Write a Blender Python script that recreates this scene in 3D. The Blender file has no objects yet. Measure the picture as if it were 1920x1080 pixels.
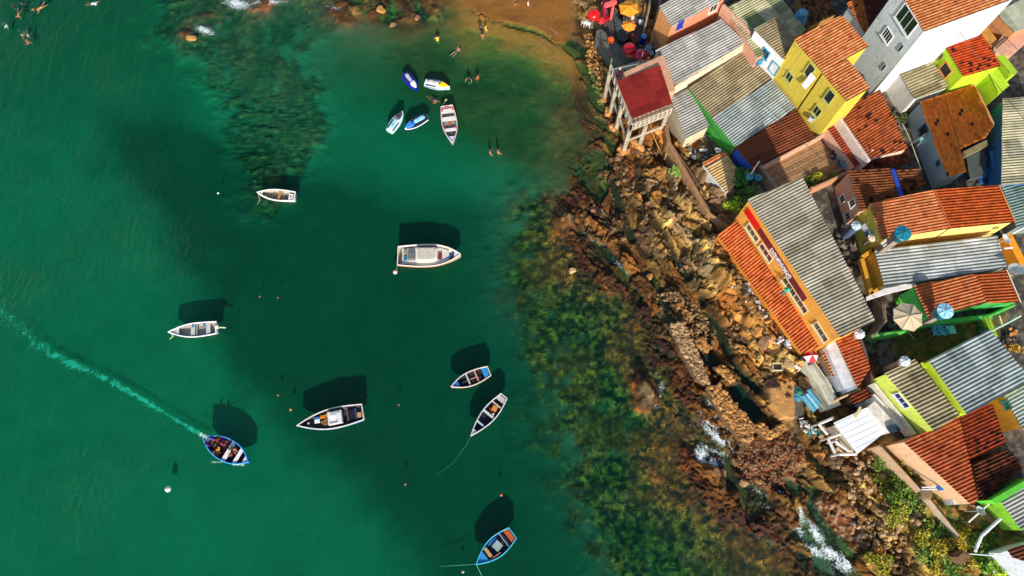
import bpy, bmesh, math, random
import numpy as np
from mathutils import Vector, Matrix
R = math.radians
random.seed(7)
rng = np.random.default_rng(7)
S = bpy.context.scene
COL = S.collection
# ------------------------------------------------------------------ camera
F_PX, VPY, CH = 1280.0, 990.0, 68.0          # focal length in px of a 1920 wide frame, pixel row of straight down, camera height
TILT = math.atan((VPY - 540) / F_PX)
cd = bpy.data.cameras.new('camera'); cam = bpy.data.objects.new('camera', cd); COL.objects.link(cam)
cam.location = (0, 0, CH); cam.rotation_euler = (TILT, 0, 0)
cd.sensor_width = 36; cd.lens = 36 * F_PX / 1920; cd.clip_end = 2000; cd.clip_start = 1
S.camera = cam
# ------------------------------------------------------------------ light
SUN_EL, SHX, SHY = R(29), -0.085, 1.0        # shadows fall towards (SHX, SHY)
W = bpy.data.worlds.new('World'); S.world = W; W.use_nodes = True
nt = W.node_tree; bg = nt.nodes['Background']
sky = nt.nodes.new('ShaderNodeTexSky'); sky.sky_type = 'NISHITA'; sky.sun_disc = False
sky.sun_elevation = SUN_EL; sky.sun_rotation = math.atan2(-SHX, -SHY)
nt.links.new(sky.outputs[0], bg.inputs[0]); bg.inputs[1].default_value = 0.15
sl = bpy.data.lights.new('sun', 'SUN'); sl.energy = 4.7; sl.angle = R(0.9); sl.color = (1, 0.93, 0.82)
so = bpy.data.objects.new('sun', sl); COL.objects.link(so)
h = math.hypot(SHX, SHY)
so.rotation_euler = Vector((SHX / h * math.cos(SUN_EL), SHY / h * math.cos(SUN_EL), -math.sin(SUN_EL))).to_track_quat('-Z', 'Y').to_euler()
so.location = (0, -60, 60)
S.view_settings.view_transform = 'Standard'; S.view_settings.look = 'None'
S.view_settings.exposure = 0.30; S.view_settings.gamma = 1
S.cycles.transparent_max_bounces = 16
# ------------------------------------------------------------------ pixel <-> world
CT, ST = math.cos(TILT), math.sin(TILT)
def U(px, py, z=0.0):
    a, b, c = px - 960, -(py - 540), -F_PX
    d = (a, CT * b - ST * c, ST * b + CT * c)
    t = (CH - z) / -d[2]
    return Vector((d[0] * t, d[1] * t, z))
def ray(px, py):
    a, b, c = px - 960, -(py - 540), -F_PX
    return Vector((a, CT * b - ST * c, ST * b + CT * c))
def proj(x, y, z):
    dz = z - CH
    yc = CT * y + ST * dz; zc = -ST * y + CT * dz
    return 960 + F_PX * x / -zc, 540 - F_PX * yc / -zc
def ztop(top, bot, zb):
    B = U(bot[0], bot[1], zb); best = None
    for i in range(400):
        z = zb + i * 0.05; A = U(top[0], top[1], z)
        e = (A.x - B.x) ** 2 + (A.y - B.y) ** 2
        if best is None or e < best[0]: best = (e, z)
    return best[1]
# ------------------------------------------------------------------ colours and materials
def C(h):
    h = h.lstrip('#'); o = []
    for i in (0, 2, 4):
        v = int(h[i:i + 2], 16) / 255
        o.append(v / 12.92 if v < 0.04045 else ((v + 0.055) / 1.055) ** 2.4)
    return (*o, 1)
MC = {}
def newmat(name):
    m = bpy.data.materials.new(name); m.use_nodes = True
    n = m.node_tree.nodes; l = m.node_tree.links; b = n['Principled BSDF']
    return m, n, l, b
def mulc(c, k): return (min(1, c[0] * k), min(1, c[1] * k), min(1, c[2] * k), 1)
def mixn(n, l, fac, a, b, t='MIX'):
    x = n.new('ShaderNodeMix'); x.data_type = 'RGBA'; x.blend_type = t
    for i, v in ((0, fac), (6, a), (7, b)):
        if hasattr(v, 'is_linked'): l.new(v, x.inputs[i])
        else: x.inputs[i].default_value = v
    return x.outputs[2]
def ramp(n, l, src, a, b, c0=(0, 0, 0, 1), c1=(1, 1, 1, 1)):
    r = n.new('ShaderNodeValToRGB'); r.color_ramp.elements[0].position = a; r.color_ramp.elements[1].position = b
    r.color_ramp.elements[0].color = c0; r.color_ramp.elements[1].color = c1
    l.new(src, r.inputs[0]); return r.outputs[0]
def noise(n, l, vec, sc, det=4, rough=0.6, dist=0.0):
    t = n.new('ShaderNodeTexNoise'); t.inputs['Scale'].default_value = sc; t.inputs['Detail'].default_value = det
    t.inputs['Roughness'].default_value = rough; t.inputs['Distortion'].default_value = dist
    if vec is not None: l.new(vec, t.inputs['Vector'])
    return t.outputs['Fac']
def P(col, rough=0.7, var=0.18, sc=1.3, metal=0.0, bump=0.0, name='paint'):
    """weathered paint, plaster, plastic: one colour with soft stains and fine grain"""
    if isinstance(col, str): col = C(col)
    key = ('P', tuple(round(v, 3) for v in col), rough, var, sc, metal, bump)
    if key in MC: return MC[key]
    m, n, l, b = newmat(name)
    g = n.new('ShaderNodeNewGeometry')
    a = noise(n, l, g.outputs['Position'], sc, 5, 0.65, 0.4); f = ramp(n, l, a, 0.35, 0.7)
    c1 = mixn(n, l, f, mulc(col, 1 - var), mulc(col, 1 + var * 0.5))
    a2 = noise(n, l, g.outputs['Position'], sc * 9, 3, 0.7); f2 = ramp(n, l, a2, 0.3, 0.75)
    c2 = mixn(n, l, f2, (1 - var * .6, 1 - var * .65, 1 - var * .7, 1), (1, 1, 1, 1))
    c3 = mixn(n, l, 1.0, c1, c2, 'MULTIPLY')
    l.new(c3, b.inputs['Base Color']); b.inputs['Roughness'].default_value = rough; b.inputs['Metallic'].default_value = metal
    if bump:
        bu = n.new('ShaderNodeBump'); bu.inputs['Distance'].default_value = bump; l.new(a2, bu.inputs['Height']); l.new(bu.outputs[0], b.inputs['Normal'])
    MC[key] = m; return m
def WALL(col, bare='#8f8678', amt=.55):
    if isinstance(col, str): col = C(col)
    key = ('W', tuple(round(v, 3) for v in col))
    if key in MC: return MC[key]
    m, n, l, b = newmat('render_wall'); g = n.new('ShaderNodeNewGeometry')
    mp = n.new('ShaderNodeMapping'); mp.inputs['Scale'].default_value = (1, 1, .16); l.new(g.outputs['Position'], mp.inputs[0])
    s1 = ramp(n, l, noise(n, l, mp.outputs[0], 2.6, 6, .7, .3), .46, .78, (0, 0, 0, 1), (amt, amt, amt, 1))
    c = mixn(n, l, s1, col, mulc(col, .42)); s2 = ramp(n, l, noise(n, l, g.outputs['Position'], .75, 7, .75, .8), .60, .66, (0, 0, 0, 1), (amt, amt, amt, 1))
    c = mixn(n, l, s2, c, C(bare)); s3 = ramp(n, l, noise(n, l, g.outputs['Position'], 6, 5, .7), .3, .7, (.78, .77, .75, 1), (1.05, 1.05, 1.05, 1)); c = mixn(n, l, 1.0, c, s3, 'MULTIPLY')
    l.new(c, b.inputs['Base Color']); b.inputs['Roughness'].default_value = .85
    bu = n.new('ShaderNodeBump'); bu.inputs['Distance'].default_value = .02; l.new(s3, bu.inputs['Height']); l.new(bu.outputs[0], b.inputs['Normal'])
    MC[key] = m; return m
def ROOF(kind, c1, c2=None, dirt=0.4, dead=0.0):
    """roof sheets or barrel tiles; UV is in metres: x across the ribs, y along them"""
    key = ('R', kind, c1, c2, dirt, dead)
    if key in MC: return MC[key]
    m, n, l, b = newmat('roof_tiles' if kind == 'tile' else 'roof_sheets')
    uv = n.new('ShaderNodeUVMap'); sp = n.new('ShaderNodeSeparateXYZ'); l.new(uv.outputs[0], sp.inputs[0])
    def cell(px, py, seed):
        cx = n.new('ShaderNodeMath'); cx.operation = 'SNAP'; l.new(sp.outputs[0], cx.inputs[0]); cx.inputs[1].default_value = px
        cy = n.new('ShaderNodeMath'); cy.operation = 'SNAP'; l.new(sp.outputs[1], cy.inputs[0]); cy.inputs[1].default_value = py
        cb = n.new('ShaderNodeCombineXYZ'); l.new(cx.outputs[0], cb.inputs[0]); l.new(cy.outputs[0], cb.inputs[1]); cb.inputs[2].default_value = seed
        w = n.new('ShaderNodeTexWhiteNoise'); w.noise_dimensions = '3D'; l.new(cb.outputs[0], w.inputs[0]); return w.outputs[0]
    A = C(c1); B = C(c2 or c1)
    if kind == 'tile': A, B = [(q[0] * 1.04, q[1] * 1.22, q[2] * 1.15, 1) for q in (A, B)]
    else: B = mulc(B, .86)
    if kind == 'tile':
        w = cell(0.3, 0.42, 1.0); base = mixn(n, l, w, A, B)
        w2 = cell(0.3, 0.42, 5.0); base = mixn(n, l, ramp(n, l, w2, 0.965 - dead, 0.975 - dead), base, C('#3a1c14') if dead else mulc(A, 0.7))
    else:
        w = cell(1.06, 1.8, 2.0); base = mixn(n, l, ramp(n, l, w, 0.2, 0.9), A, B)
    mp = n.new('ShaderNodeMapping'); mp.inputs['Scale'].default_value = (1.0, 0.22, 1); l.new(uv.outputs[0], mp.inputs[0])
    st = noise(n, l, mp.outputs[0], 1.4, 6, 0.7, 0.3)
    base = mixn(n, l, ramp(n, l, st, 0.42, 0.78, (0, 0, 0, 1), (dirt, dirt, dirt, 1)), base, mulc(mulc(A, 0.45), 1.0))
    big = noise(n, l, uv.outputs[0], .32, 6, 0.72, 1.0)
    base = mixn(n, l, 1.0, base, mixn(n, l, ramp(n, l, big, 0.36, 0.62), (.66, .64, .58, 1), (1.04, 1.04, 1.03, 1)), 'MULTIPLY')
    w9 = cell(.3 if kind == 'tile' else 1.06, .42 if kind == 'tile' else 2.44, 9.0); base = mixn(n, l, 1.0, base, mixn(n, l, w9, (.78, .77, .75, 1), (1.1, 1.1, 1.1, 1)), 'MULTIPLY')
    fine = noise(n, l, uv.outputs[0], 16, 3, 0.7)
    base = mixn(n, l, 1.0, base, mixn(n, l, ramp(n, l, fine, 0.3, 0.7), (0.82, 0.8, 0.78, 1), (1.08, 1.06, 1.04, 1)), 'MULTIPLY')
    if kind != 'tile':                       # sheet end laps
        fr = n.new('ShaderNodeMath'); fr.operation = 'PINGPONG'; l.new(sp.outputs[1], fr.inputs[0]); fr.inputs[1].default_value = 1.22
        base = mixn(n, l, ramp(n, l, fr.outputs[0], 0.015, 0.05, (0.45, 0.45, 0.45, 1), (0, 0, 0, 1)), base, mulc(A, 0.35))
    l.new(base, b.inputs['Base Color']); b.inputs['Roughness'].default_value = 0.85; b.inputs['Specular IOR Level'].default_value = .2
    MC[key] = m; return m
def STONE(cols=('#a9835a', '#7c5a38', '#c3a27a'), sc=2.2, rough=0.85):
    key = ('S', cols, sc)
    if key in MC: return MC[key]
    m, n, l, b = newmat('stone'); g = n.new('ShaderNodeNewGeometry')
    a = ramp(n, l, noise(n, l, g.outputs['Position'], sc, 5, 0.7, 0.6), 0.3, 0.7)
    c = mixn(n, l, a, C(cols[0]), C(cols[1])); a2 = ramp(n, l, noise(n, l, g.outputs['Position'], sc * 3.1, 3, 0.6), 0.5, 0.75)
    c = mixn(n, l, a2, c, C(cols[2]))
    ri = g.outputs['Random Per Island']; c = mixn(n, l, 1.0, c, mixn(n, l, ri, (0.55, 0.5, 0.45, 1), (1.35, 1.3, 1.2, 1)), 'MULTIPLY')
    l.new(c, b.inputs['Base Color']); b.inputs['Roughness'].default_value = rough
    bu = n.new('ShaderNodeBump'); bu.inputs['Distance'].default_value = 0.05; l.new(noise(n, l, g.outputs['Position'], 12, 4, .7), bu.inputs['Height']); l.new(bu.outputs[0], b.inputs['Normal'])
    MC[key] = m; return m
# ------------------------------------------------------------------ mesh builder
class MB:
    def __init__(s): s.v = []; s.f = []; s.uv = []
    def add(s, vs, fs):
        k = len(s.v); s.v += [tuple(v) for v in vs]; s.f += [tuple(i + k for i in f) for f in fs]; return s
    def box(s, c, sz, rz=0.0, tilt=None):
        M = Matrix.Rotation(rz, 3, 'Z')
        if tilt: M = M @ Matrix.Rotation(tilt[1], 3, tilt[0])
        c = Vector(c); vs = []
        for x in (-.5, .5):
            for y in (-.5, .5):
                for z in (-.5, .5): vs.append(c + M @ Vector((x * sz[0], y * sz[1], z * sz[2])))
        return s.add(vs, [(0, 1, 3, 2), (4, 6, 7, 5), (0, 4, 5, 1), (2, 3, 7, 6), (0, 2, 6, 4), (1, 5, 7, 3)])
    def prism(s, pts, z0, z1=None):
        """pts: 2D or 3D; top at z1 (number, function of x,y, or the points' own z), bottom at z0"""
        n = len(pts); tops = []
        for p in pts:
            zt = p[2] if z1 is None else (z1(p[0], p[1]) if callable(z1) else z1)
            tops.append((p[0], p[1], zt))
        bots = [(p[0], p[1], z0(p[0], p[1]) if callable(z0) else z0) for p in pts]
        ar = sum(pts[i][0] * pts[(i + 1) % n][1] - pts[(i + 1) % n][0] * pts[i][1] for i in range(n))
        fs = [tuple(range(n)), tuple(reversed(range(n, 2 * n)))] + [(i, i + n, (i + 1) % n + n, (i + 1) % n) for i in range(n)]
        if ar < 0: fs = [tuple(reversed(f)) for f in fs]
        return s.add(tops + bots, fs)
    def tube(s, pts, r, n=8, r1=None):
        pts = [Vector(p) for p in pts]; N = len(pts); rings = []
        for i, p in enumerate(pts):
            d = (pts[min(i + 1, N - 1)] - pts[max(i - 1, 0)]).normalized()
            a = d.orthogonal().normalized() if i == 0 else (a0 - d * a0.dot(d)).normalized()
            a0 = a; b = d.cross(a); rr = r if r1 is None else r + (r1 - r) * i / (N - 1)
            rings.append([p + (a * math.cos(2 * math.pi * k / n) + b * math.sin(2 * math.pi * k / n)) * rr for k in range(n)])
        vs = [v for q in rings for v in q]; fs = []
        for i in range(N - 1):
            for k in range(n):
                fs.append((i * n + k, i * n + (k + 1) % n, (i + 1) * n + (k + 1) % n, (i + 1) * n + k))
        fs.append(tuple(reversed(range(n)))); fs.append(tuple(range((N - 1) * n, N * n)))
        return s.add(vs, fs)
    def lathe(s, prof, c=(0, 0, 0), n=20, axis=None):
        vs = []; m = len(prof)
        for r, z in prof:
            for k in range(n):
                a = 2 * math.pi * k / n; v = Vector((r * math.cos(a), r * math.sin(a), z))
                if axis is not None: v = axis @ v
                vs.append(v + Vector(c))
        fs = []
        for i in range(m - 1):
            for k in range(n): fs.append((i * n + k, i * n + (k + 1) % n, (i + 1) * n + (k + 1) % n, (i + 1) * n + k))
        fs.append(tuple(reversed(range(n)))); fs.append(tuple(range((m - 1) * n, m * n)))
        return s.add(vs, fs)
    def blob(s, c, r, jit=0.25, sq=(1, 1, 1), rz=0.0, sub=1):
        vs, fs = ICO[sub]; M = Matrix.Rotation(rz, 3, 'Z'); c = Vector(c)
        out = [c + M @ Vector((v[0] * sq[0] * r, v[1] * sq[1] * r, v[2] * sq[2] * r)) * (1 + random.uniform(-jit, jit)) for v in vs]
        return s.add(out, fs)
    def build(s, name, mat, parent=None, smooth=False, loc=(0, 0, 0)):
        me = bpy.data.meshes.new(name)
        o = Vector(loc)
        me.from_pydata([(v[0] - o[0], v[1] - o[1], v[2] - o[2]) for v in s.v], [], s.f)
        me.materials.append(mat)
        if smooth: me.polygons.foreach_set('use_smooth', [True] * len(me.polygons))
        me.update(); ob = bpy.data.objects.new(name, me); COL.objects.link(ob)
        if parent: ob.parent = parent
        else: ob.location = loc
        return ob
def ico(sub):
    bm = bmesh.new(); bmesh.ops.create_icosphere(bm, subdivisions=sub, radius=1)
    bm.verts.ensure_lookup_table()
    r = ([tuple(v.co) for v in bm.verts], [tuple(v.index for v in f.verts) for f in bm.faces]); bm.free(); return r
ICO = {1: ico(1), 2: ico(2), 3: ico(3)}
def tag(o, label=None, cat=None, group=None, kind=None):
    if label: o['label'] = label
    if cat: o['category'] = cat
    if group: o['group'] = group
    if kind: o['kind'] = kind
    return o
def thing(name, label, cat, loc=(0, 0, 0), rz=0.0, group=None):
    o = bpy.data.objects.new(name, None); o.empty_display_size = 0.3; COL.objects.link(o)
    o.location = loc; o.rotation_euler = (0, 0, rz); return tag(o, label, cat, group)
def part(mb, name, mat, root, smooth=False):
    """mb in WORLD coordinates, root an unrotated Empty (or its child)"""
    r = root
    while r.parent: r = r.parent
    return mb.build(name, mat, root, smooth, loc=tuple(r.location))
def dup(root, loc, rz, label, group=None):
    r = root.copy(); COL.objects.link(r); r.location = loc; r.rotation_euler = (0, 0, rz); r['label'] = label
    if group: r['group'] = group
    for ch in list(root.children):
        c = ch.copy(); COL.objects.link(c); c.parent = r
        for g in ch.children:
            d = g.copy(); COL.objects.link(d); d.parent = c
    return r
# ------------------------------------------------------------------ numpy noise
def _h(ix, iy, s):
    v = (ix.astype(np.int64) * 374761393 + iy.astype(np.int64) * 668265263 + s * 1274126177) & 0xffffffff
    v = ((v ^ (v >> 13)) * 1103515245) & 0xffffffff
    v = ((v ^ (v >> 16)) * 668265263) & 0xffffffff
    return ((v ^ (v >> 15)) & 0xffffff) / float(0xffffff)
def vn(x, y, s=0):
    ix = np.floor(x); iy = np.floor(y); fx = x - ix; fy = y - iy; fx = fx * fx * (3 - 2 * fx); fy = fy * fy * (3 - 2 * fy)
    a = _h(ix, iy, s); b = _h(ix + 1, iy, s); c = _h(ix, iy + 1, s); d = _h(ix + 1, iy + 1, s)
    return (a * (1 - fx) + b * fx) * (1 - fy) + (c * (1 - fx) + d * fx) * fy
def fbm(x, y, s=0, o=4):
    r = 0; a = .5; t = 0
    for i in range(o): r = r + a * vn(x * 2 ** i, y * 2 ** i, s + i * 17); t += a; a *= .55
    return r / t
def vor(x, y, s=0):
    ix = np.floor(x); iy = np.floor(y); f1 = np.full(x.shape, 9.); f2 = np.full(x.shape, 9.)
    ci = np.zeros(x.shape); cj = np.zeros(x.shape); dx = np.zeros(x.shape); dy = np.zeros(x.shape)
    for i in (-1, 0, 1):
        for j in (-1, 0, 1):
            a = ix + i; b = iy + j; ux = a + .1 + .8 * _h(a, b, s) - x; uy = b + .1 + .8 * _h(a, b, s + 3) - y
            d = np.sqrt(ux * ux + uy * uy); m = d < f1
            f2 = np.where(m, f1, np.minimum(f2, d)); ci = np.where(m, a, ci); cj = np.where(m, b, cj)
            dx = np.where(m, ux, dx); dy = np.where(m, uy, dy); f1 = np.where(m, d, f1)
    return f1, f2 - f1, _h(ci, cj, s + 7), _h(ci, cj, s + 11), _h(ci, cj, s + 13), dx, dy
def sst(a, b, x): t = np.clip((x - a) / (b - a), 0, 1); return t * t * (3 - 2 * t)
def inside(px, py, poly):
    c = np.zeros(px.shape, bool); n = len(poly)
    for i in range(n):
        x0, y0 = poly[i]; x1, y1 = poly[(i + 1) % n]
        if y0 == y1: continue
        m = ((y0 > py) != (y1 > py)) & (px < (x1 - x0) * (py - y0) / (y1 - y0) + x0); c ^= m
    return c
def pdist(px, py, poly, closed=True):
    d = np.full(px.shape, 1e9); n = len(poly)
    for i in range(n if closed else n - 1):
        x0, y0 = poly[i]; x1, y1 = poly[(i + 1) % n]; ex, ey = x1 - x0, y1 - y0; L = ex * ex + ey * ey + 1e-9
        t = np.clip(((px - x0) * ex + (py - y0) * ey) / L, 0, 1)
        d = np.minimum(d, np.hypot(px - x0 - t * ex, py - y0 - t * ey))
    return d
def soft(px, py, poly, w):
    """1 inside the polygon, falling to 0 over w outside and in"""
    d = pdist(px, py, poly); d = np.where(inside(px, py, poly), d, -d); return sst(-w, w, d)
# ------------------------------------------------------------------ terrain
SHORE = [(560, -260), (640, -40), (700, 4), (790, -6), (850, -30), (900, 20), (960, 40), (1010, 52), (1060, 78), (1088, 95), (1108, 150), (1135, 215), (1150, 262),
         (1132, 310), (1122, 362), (1104, 400), (1116, 445), (1130, 478), (1160, 505), (1205, 520), (1238, 545), (1245, 590), (1262, 640), (1300, 700),
         (1345, 760), (1378, 815), (1352, 858), (1330, 880), (1372, 912), (1425, 940), (1465, 950), (1500, 985), (1540, 1030), (1580, 1085), (1680, 1220)]
SW = [tuple(U(x, y)[:2]) for x, y in SHORE]
LAND = SW + [(600, -80), (600, 600), (SW[0][0], 600)]
xs = np.concatenate([[-500, -300, -180, -120, -95], np.arange(-80, 4, .3), np.arange(4, 48, .1), np.arange(48, 82, .22), [95, 120, 180, 300, 500]])
ys = np.concatenate([[-400, -250, -120, -60, -30], np.arange(-14, -5, .4), np.arange(-5, 56, .11), np.arange(56, 88, .25), [110, 160, 260, 400, 600]])
X, Y = np.meshgrid(xs, ys)
# pixel position at sea level, only used as a map coordinate of the traced shore
dzz = -CH; yc = CT * Y + ST * dzz; zc = -ST * Y + CT * dzz
zc = np.minimum(zc, -5.0)
PX = 960 + F_PX * X / -zc; PY = 540 - F_PX * yc / -zc
D = pdist(X, Y, SW, False); L = inside(X, Y, LAND); SD = np.where(L, D, -D)
SD = SD + (fbm(X * .5, Y * .5, 5) - .5) * 2.4 * sst(0.5, 4, np.abs(SD) + 1.2)
# strata run along the shore, down to the right in the picture
ca, sa = math.cos(R(-57)), math.sin(R(-57))
wx = X + (fbm(X * .3, Y * .3, 21) - .5) * 3; wy = Y + (fbm(X * .3, Y * .3, 22) - .5) * 3
SA = wx * ca + wy * sa; SB = -wx * sa + wy * ca
f1, ed, r1, r2, r3, dx, dy = vor(SA * .42, SB * 1.05, 31)
g1, ee, q1, q2, q3, ex, ey = vor(SA * 1.9, SB * 3.3, 41)
ridge = fbm(SA * .12, SB * .6, 51, 3)
rockh = (ridge - .5) * 3.9 + (r1 - .5) * 1.5 + (dx * (r2 - .5) + dy * (r3 - .5)) * 1.1 - .8 * np.exp(-ed / .07)
k1 = vor(SA * 4.2, SB * 5.6, 45)
rockh = rockh + (k1[2] - .5) * .2 + (k1[5] * (k1[3] - .5) + k1[6] * (k1[4] - .5)) * .22 - .1 * np.exp(-k1[1] / .1)
rockh = rockh + (q1 - .5) * .34 + (ex * (q2 - .5) + ey * (q3 - .5)) * .5 - .22 * np.exp(-ee / .08)
beach = soft(PX, PY, [(840, -40), (870, 8), (930, 34), (1000, 48), (1055, 78), (1075, 60), (1060, -60)], 14)
rubble = np.maximum(soft(PX, PY, [(1375, 850), (1400, 832), (1480, 812), (1510, 850), (1480, 905), (1430, 915), (1390, 890)], 12), soft(PX, PY, [(1515, 930), (1560, 940), (1620, 1010), (1600, 1030), (1540, 985)], 12))
gully = np.clip(sst(11, 3, pdist(PX, PY, [(1195, 330), (1215, 400), (1240, 440), (1265, 490), (1290, 520)], False)) + sst(10, 3, pdist(PX, PY, [(1150, 340), (1165, 400), (1185, 450)], False)) + sst(13, 4, pdist(PX, PY, [(1318, 560), (1345, 620), (1385, 700), (1420, 730)], False)) + soft(PX, PY, [(1360, 728), (1388, 718), (1434, 778), (1406, 797)], 5) + soft(PX, PY, [(1306, 652), (1334, 652), (1350, 686), (1332, 704)], 5), 0, 1)
village = soft(PX, PY, [(1215, -60), (1245, 210), (1340, 330), (1370, 400), (1530, 650), (1650, 830), (1850, 960), (2000, 1100), (2400, 1100), (2400, -200), (1215, -200)], 12)
veg = soft(PX, PY, [(1640, 870), (1700, 865), (1790, 960), (1850, 1000), (1930, 1080), (1990, 1180), (1700, 1140), (1720, 1040), (1660, 960)], 22)
landz = .28 * sst(0, 2.5, SD) + 1.0 * sst(1, 8, SD) + 1.7 * sst(6, 15, SD) + .9 * sst(13, 24, SD)
seaz = -.12 - 1.0 * sst(0, 20, -SD) ** .8
weed = soft(PX + (fbm(X * .35, Y * .35, 14) - .5) * 120, PY + (fbm(X * .35, Y * .35, 15) - .5) * 100, [(955, 430), (1000, 390), (1080, 370), (1100, 300), (1300, 500), (1400, 900), (1700, 1200), (1230, 1200), (1090, 990), (1045, 860), (1000, 700), (970, 590)], 95) * (SD < .5)
topbay = soft(PX, PY, [(720, -60), (760, 120), (860, 240), (1000, 300), (1160, 330), (1160, -60)], 70) * (SD < .5)
seaz = seaz * (1 - .55 * weed) * (1 - .5 * topbay)
deep_reef = soft(PX + (fbm(X * .4, Y * .4, 12) - .5) * 90, PY + (fbm(X * .4, Y * .4, 13) - .5) * 90, [(270, -60), (285, 60), (350, 130), (420, 180), (435, 270), (440, 340), (465, 400), (500, 400), (570, 330), (620, 240), (590, 150), (540, 80), (640, 60), (680, -60)], 36)
shelf = sst(15, 6, -SD) * sst(300, 460, PY) * (SD < 0)
rockm = sst(-9, 1.0, SD) * (1 - beach) * sst(160, 300, PY + (SD > 1) * 400) * (1 - village)
rockm = np.maximum(rockm, .9 * (SD > -1) * (1 - beach) * (1 - village))
topr = soft(PX, PY, [(600, -60), (630, 25), (720, 45), (830, 40), (830, -60)], 16)
rockm = np.clip(rockm + topr * .6, 0, 1)
amp = rockm * (.25 + .75 * sst(-5, 3, SD)) * (1 - .72 * rubble) * (1 - .6 * veg) * (1 - .6 * gully) * .92
sandy = soft(PX, PY, [(1430, 728), (1478, 720), (1500, 748), (1500, 788), (1455, 792), (1436, 762)], 5)
def g2(poly, z): k_ = (CH - z) / CH; return [(960 + (a - 960) * k_, 990 + (b - 990) * k_) for a, b in poly]
vera = soft(PX, PY, g2([(1312, 436), (1345, 436), (1506, 668), (1498, 694), (1400, 590), (1328, 490)], 3.0), 9)
stn = vor(X * 1.5, Y * 1.5, 61)
small = (stn[2] - .5) * .5 - .2 * np.exp(-stn[1] / .12)
stn2 = vor(X * 4.2, Y * 4.2, 63)
Z = np.where(SD > 0, landz, seaz) + rockh * amp + small * (shelf * .5 + deep_reef * .6 + topr * .5)
Z += rubble * ((stn2[2] - .5) * .22) * (SD > -2) + vera * 2.2 - gully * (.75 + .4 * (PY > 680)) * (1 - sandy)
Z = Z * (1 - sandy) + sandy * (1.25 + .12 * (fbm(X * 2, Y * 2, 8) - .5))
Z += deep_reef * (fbm(X * .2, Y * .2, 71) + .1) * .8 + shelf * .12
isl = np.zeros(X.shape); n_b = fbm(X * .4, Y * .4, 19)
for (ax, ay, ar, ah) in [(385, 30, 2.4, .3), (705, 10, 2.2, .35), (660, 20, 2.0, .3), (765, 34, 1.8, .35), (480, 4, 2.4, .5), (350, 62, 1.6, .45), (1204, 726, 1.0, 1.5), (1216, 744, 1.0, 1.3), (1063, 412, 1.5, 1.1), (1205, 755, 1.0, 1.0)]:
    q = U(ax, ay); dd = np.hypot(X - q.x, Y - q.y) / ar; Z += ah * np.exp(-dd * dd * 2.2) * (.6 + .8 * vn(X * 1.1, Y * 1.1, 77)); isl += np.exp(-dd * dd * 2)
Z = np.where(beach > .3, -.06 + .3 * sst(-3, 7, SD + (n_b - .5) * 3), Z)
Z = np.minimum(Z, np.where(SD > 0, landz + 1.1 + vera * 2.4, 1.4)); Z = np.where((gully > .2) & (SD > -1) & (PY < 690), np.maximum(Z, -.22), Z); Z = np.where((SD < -9) & (deep_reef < .3) & (isl < .1), np.minimum(Z, -.5), Z)
Z = np.where((SD > 1.0) & (PY < 850) & (gully < .25) & (beach < .3), np.maximum(Z, .04 + .3 * (Z + .6).clip(0, 1)), Z); Z = np.where(SD > -1.5, np.maximum(Z, -.32 - .25 * (gully > .5) * (PY > 690)), Z)
under = soft(PX, PY, g2([(1343, 441), (1385, 408), (1560, 640), (1504, 668)], 4.1), 3); Z = np.where(under > .15, np.minimum(Z, 3.3), Z)
cap = -.22 + .5 * (n_b - .5) + np.clip(3.2 + SD, 0, 9) * .35 + isl * 2.5 - .4 * sst(-3, -10, SD) + ((q1 - .5) * .34 + (k1[2] - .5) * .2 - .2 * np.exp(-ee / .08) + (ex * (q2 - .5) + ey * (q3 - .5)) * .35) * sst(-4.5, -1.5, SD) * sst(240, 330, PY); Z = np.where(SD < .5, np.minimum(Z, cap), Z)
Z = np.where((topr > .2) & (isl < .9), np.minimum(Z, .12), Z); Z = np.maximum(Z, -2.6)
# colours
def mixc(a, b, t): return a + (b - a) * t[..., None]
def cc(h): return np.array(C(h)[:3])
sand = cc('#8f8464')[None, None, :] * np.ones(X.shape + (1,))
n1 = fbm(X * .09, Y * .09, 81); n2 = fbm(X * .5, Y * .5, 82); n3 = fbm(X * 2.2, Y * 2.2, 83); n4 = fbm(X * 5, Y * 5, 84, 3)
K = sand * (.86 + .3 * n1[..., None])
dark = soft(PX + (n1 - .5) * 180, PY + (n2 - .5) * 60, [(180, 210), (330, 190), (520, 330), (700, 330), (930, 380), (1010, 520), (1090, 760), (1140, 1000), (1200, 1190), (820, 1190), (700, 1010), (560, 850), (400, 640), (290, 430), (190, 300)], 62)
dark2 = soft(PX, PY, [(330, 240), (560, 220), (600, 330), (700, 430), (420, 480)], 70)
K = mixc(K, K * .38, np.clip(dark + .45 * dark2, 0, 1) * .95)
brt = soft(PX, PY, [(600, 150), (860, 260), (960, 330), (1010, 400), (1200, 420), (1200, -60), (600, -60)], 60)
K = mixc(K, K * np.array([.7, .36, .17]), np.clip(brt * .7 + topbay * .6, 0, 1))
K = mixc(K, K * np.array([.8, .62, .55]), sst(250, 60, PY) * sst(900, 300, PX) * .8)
K = K * (.85 + .3 * n2[..., None])
moss = mixc(cc('#2f3a20')[None, None, :] * np.ones(X.shape + (1,)), cc('#9c8a3c'), sst(.40, .66, n3)); moss = mixc(moss, cc('#94642c'), sst(.42, .66, fbm(X * .35, Y * .35, 88)) * .8); moss = moss * (.55 + .9 * stn[2][..., None]) * (.1 + 1.8 * fbm(X * 3.2, Y * 3.2, 86, 4)[..., None] ** 1.2) * (1 - .5 * np.exp(-stn2[1] / .12))[..., None]
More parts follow.
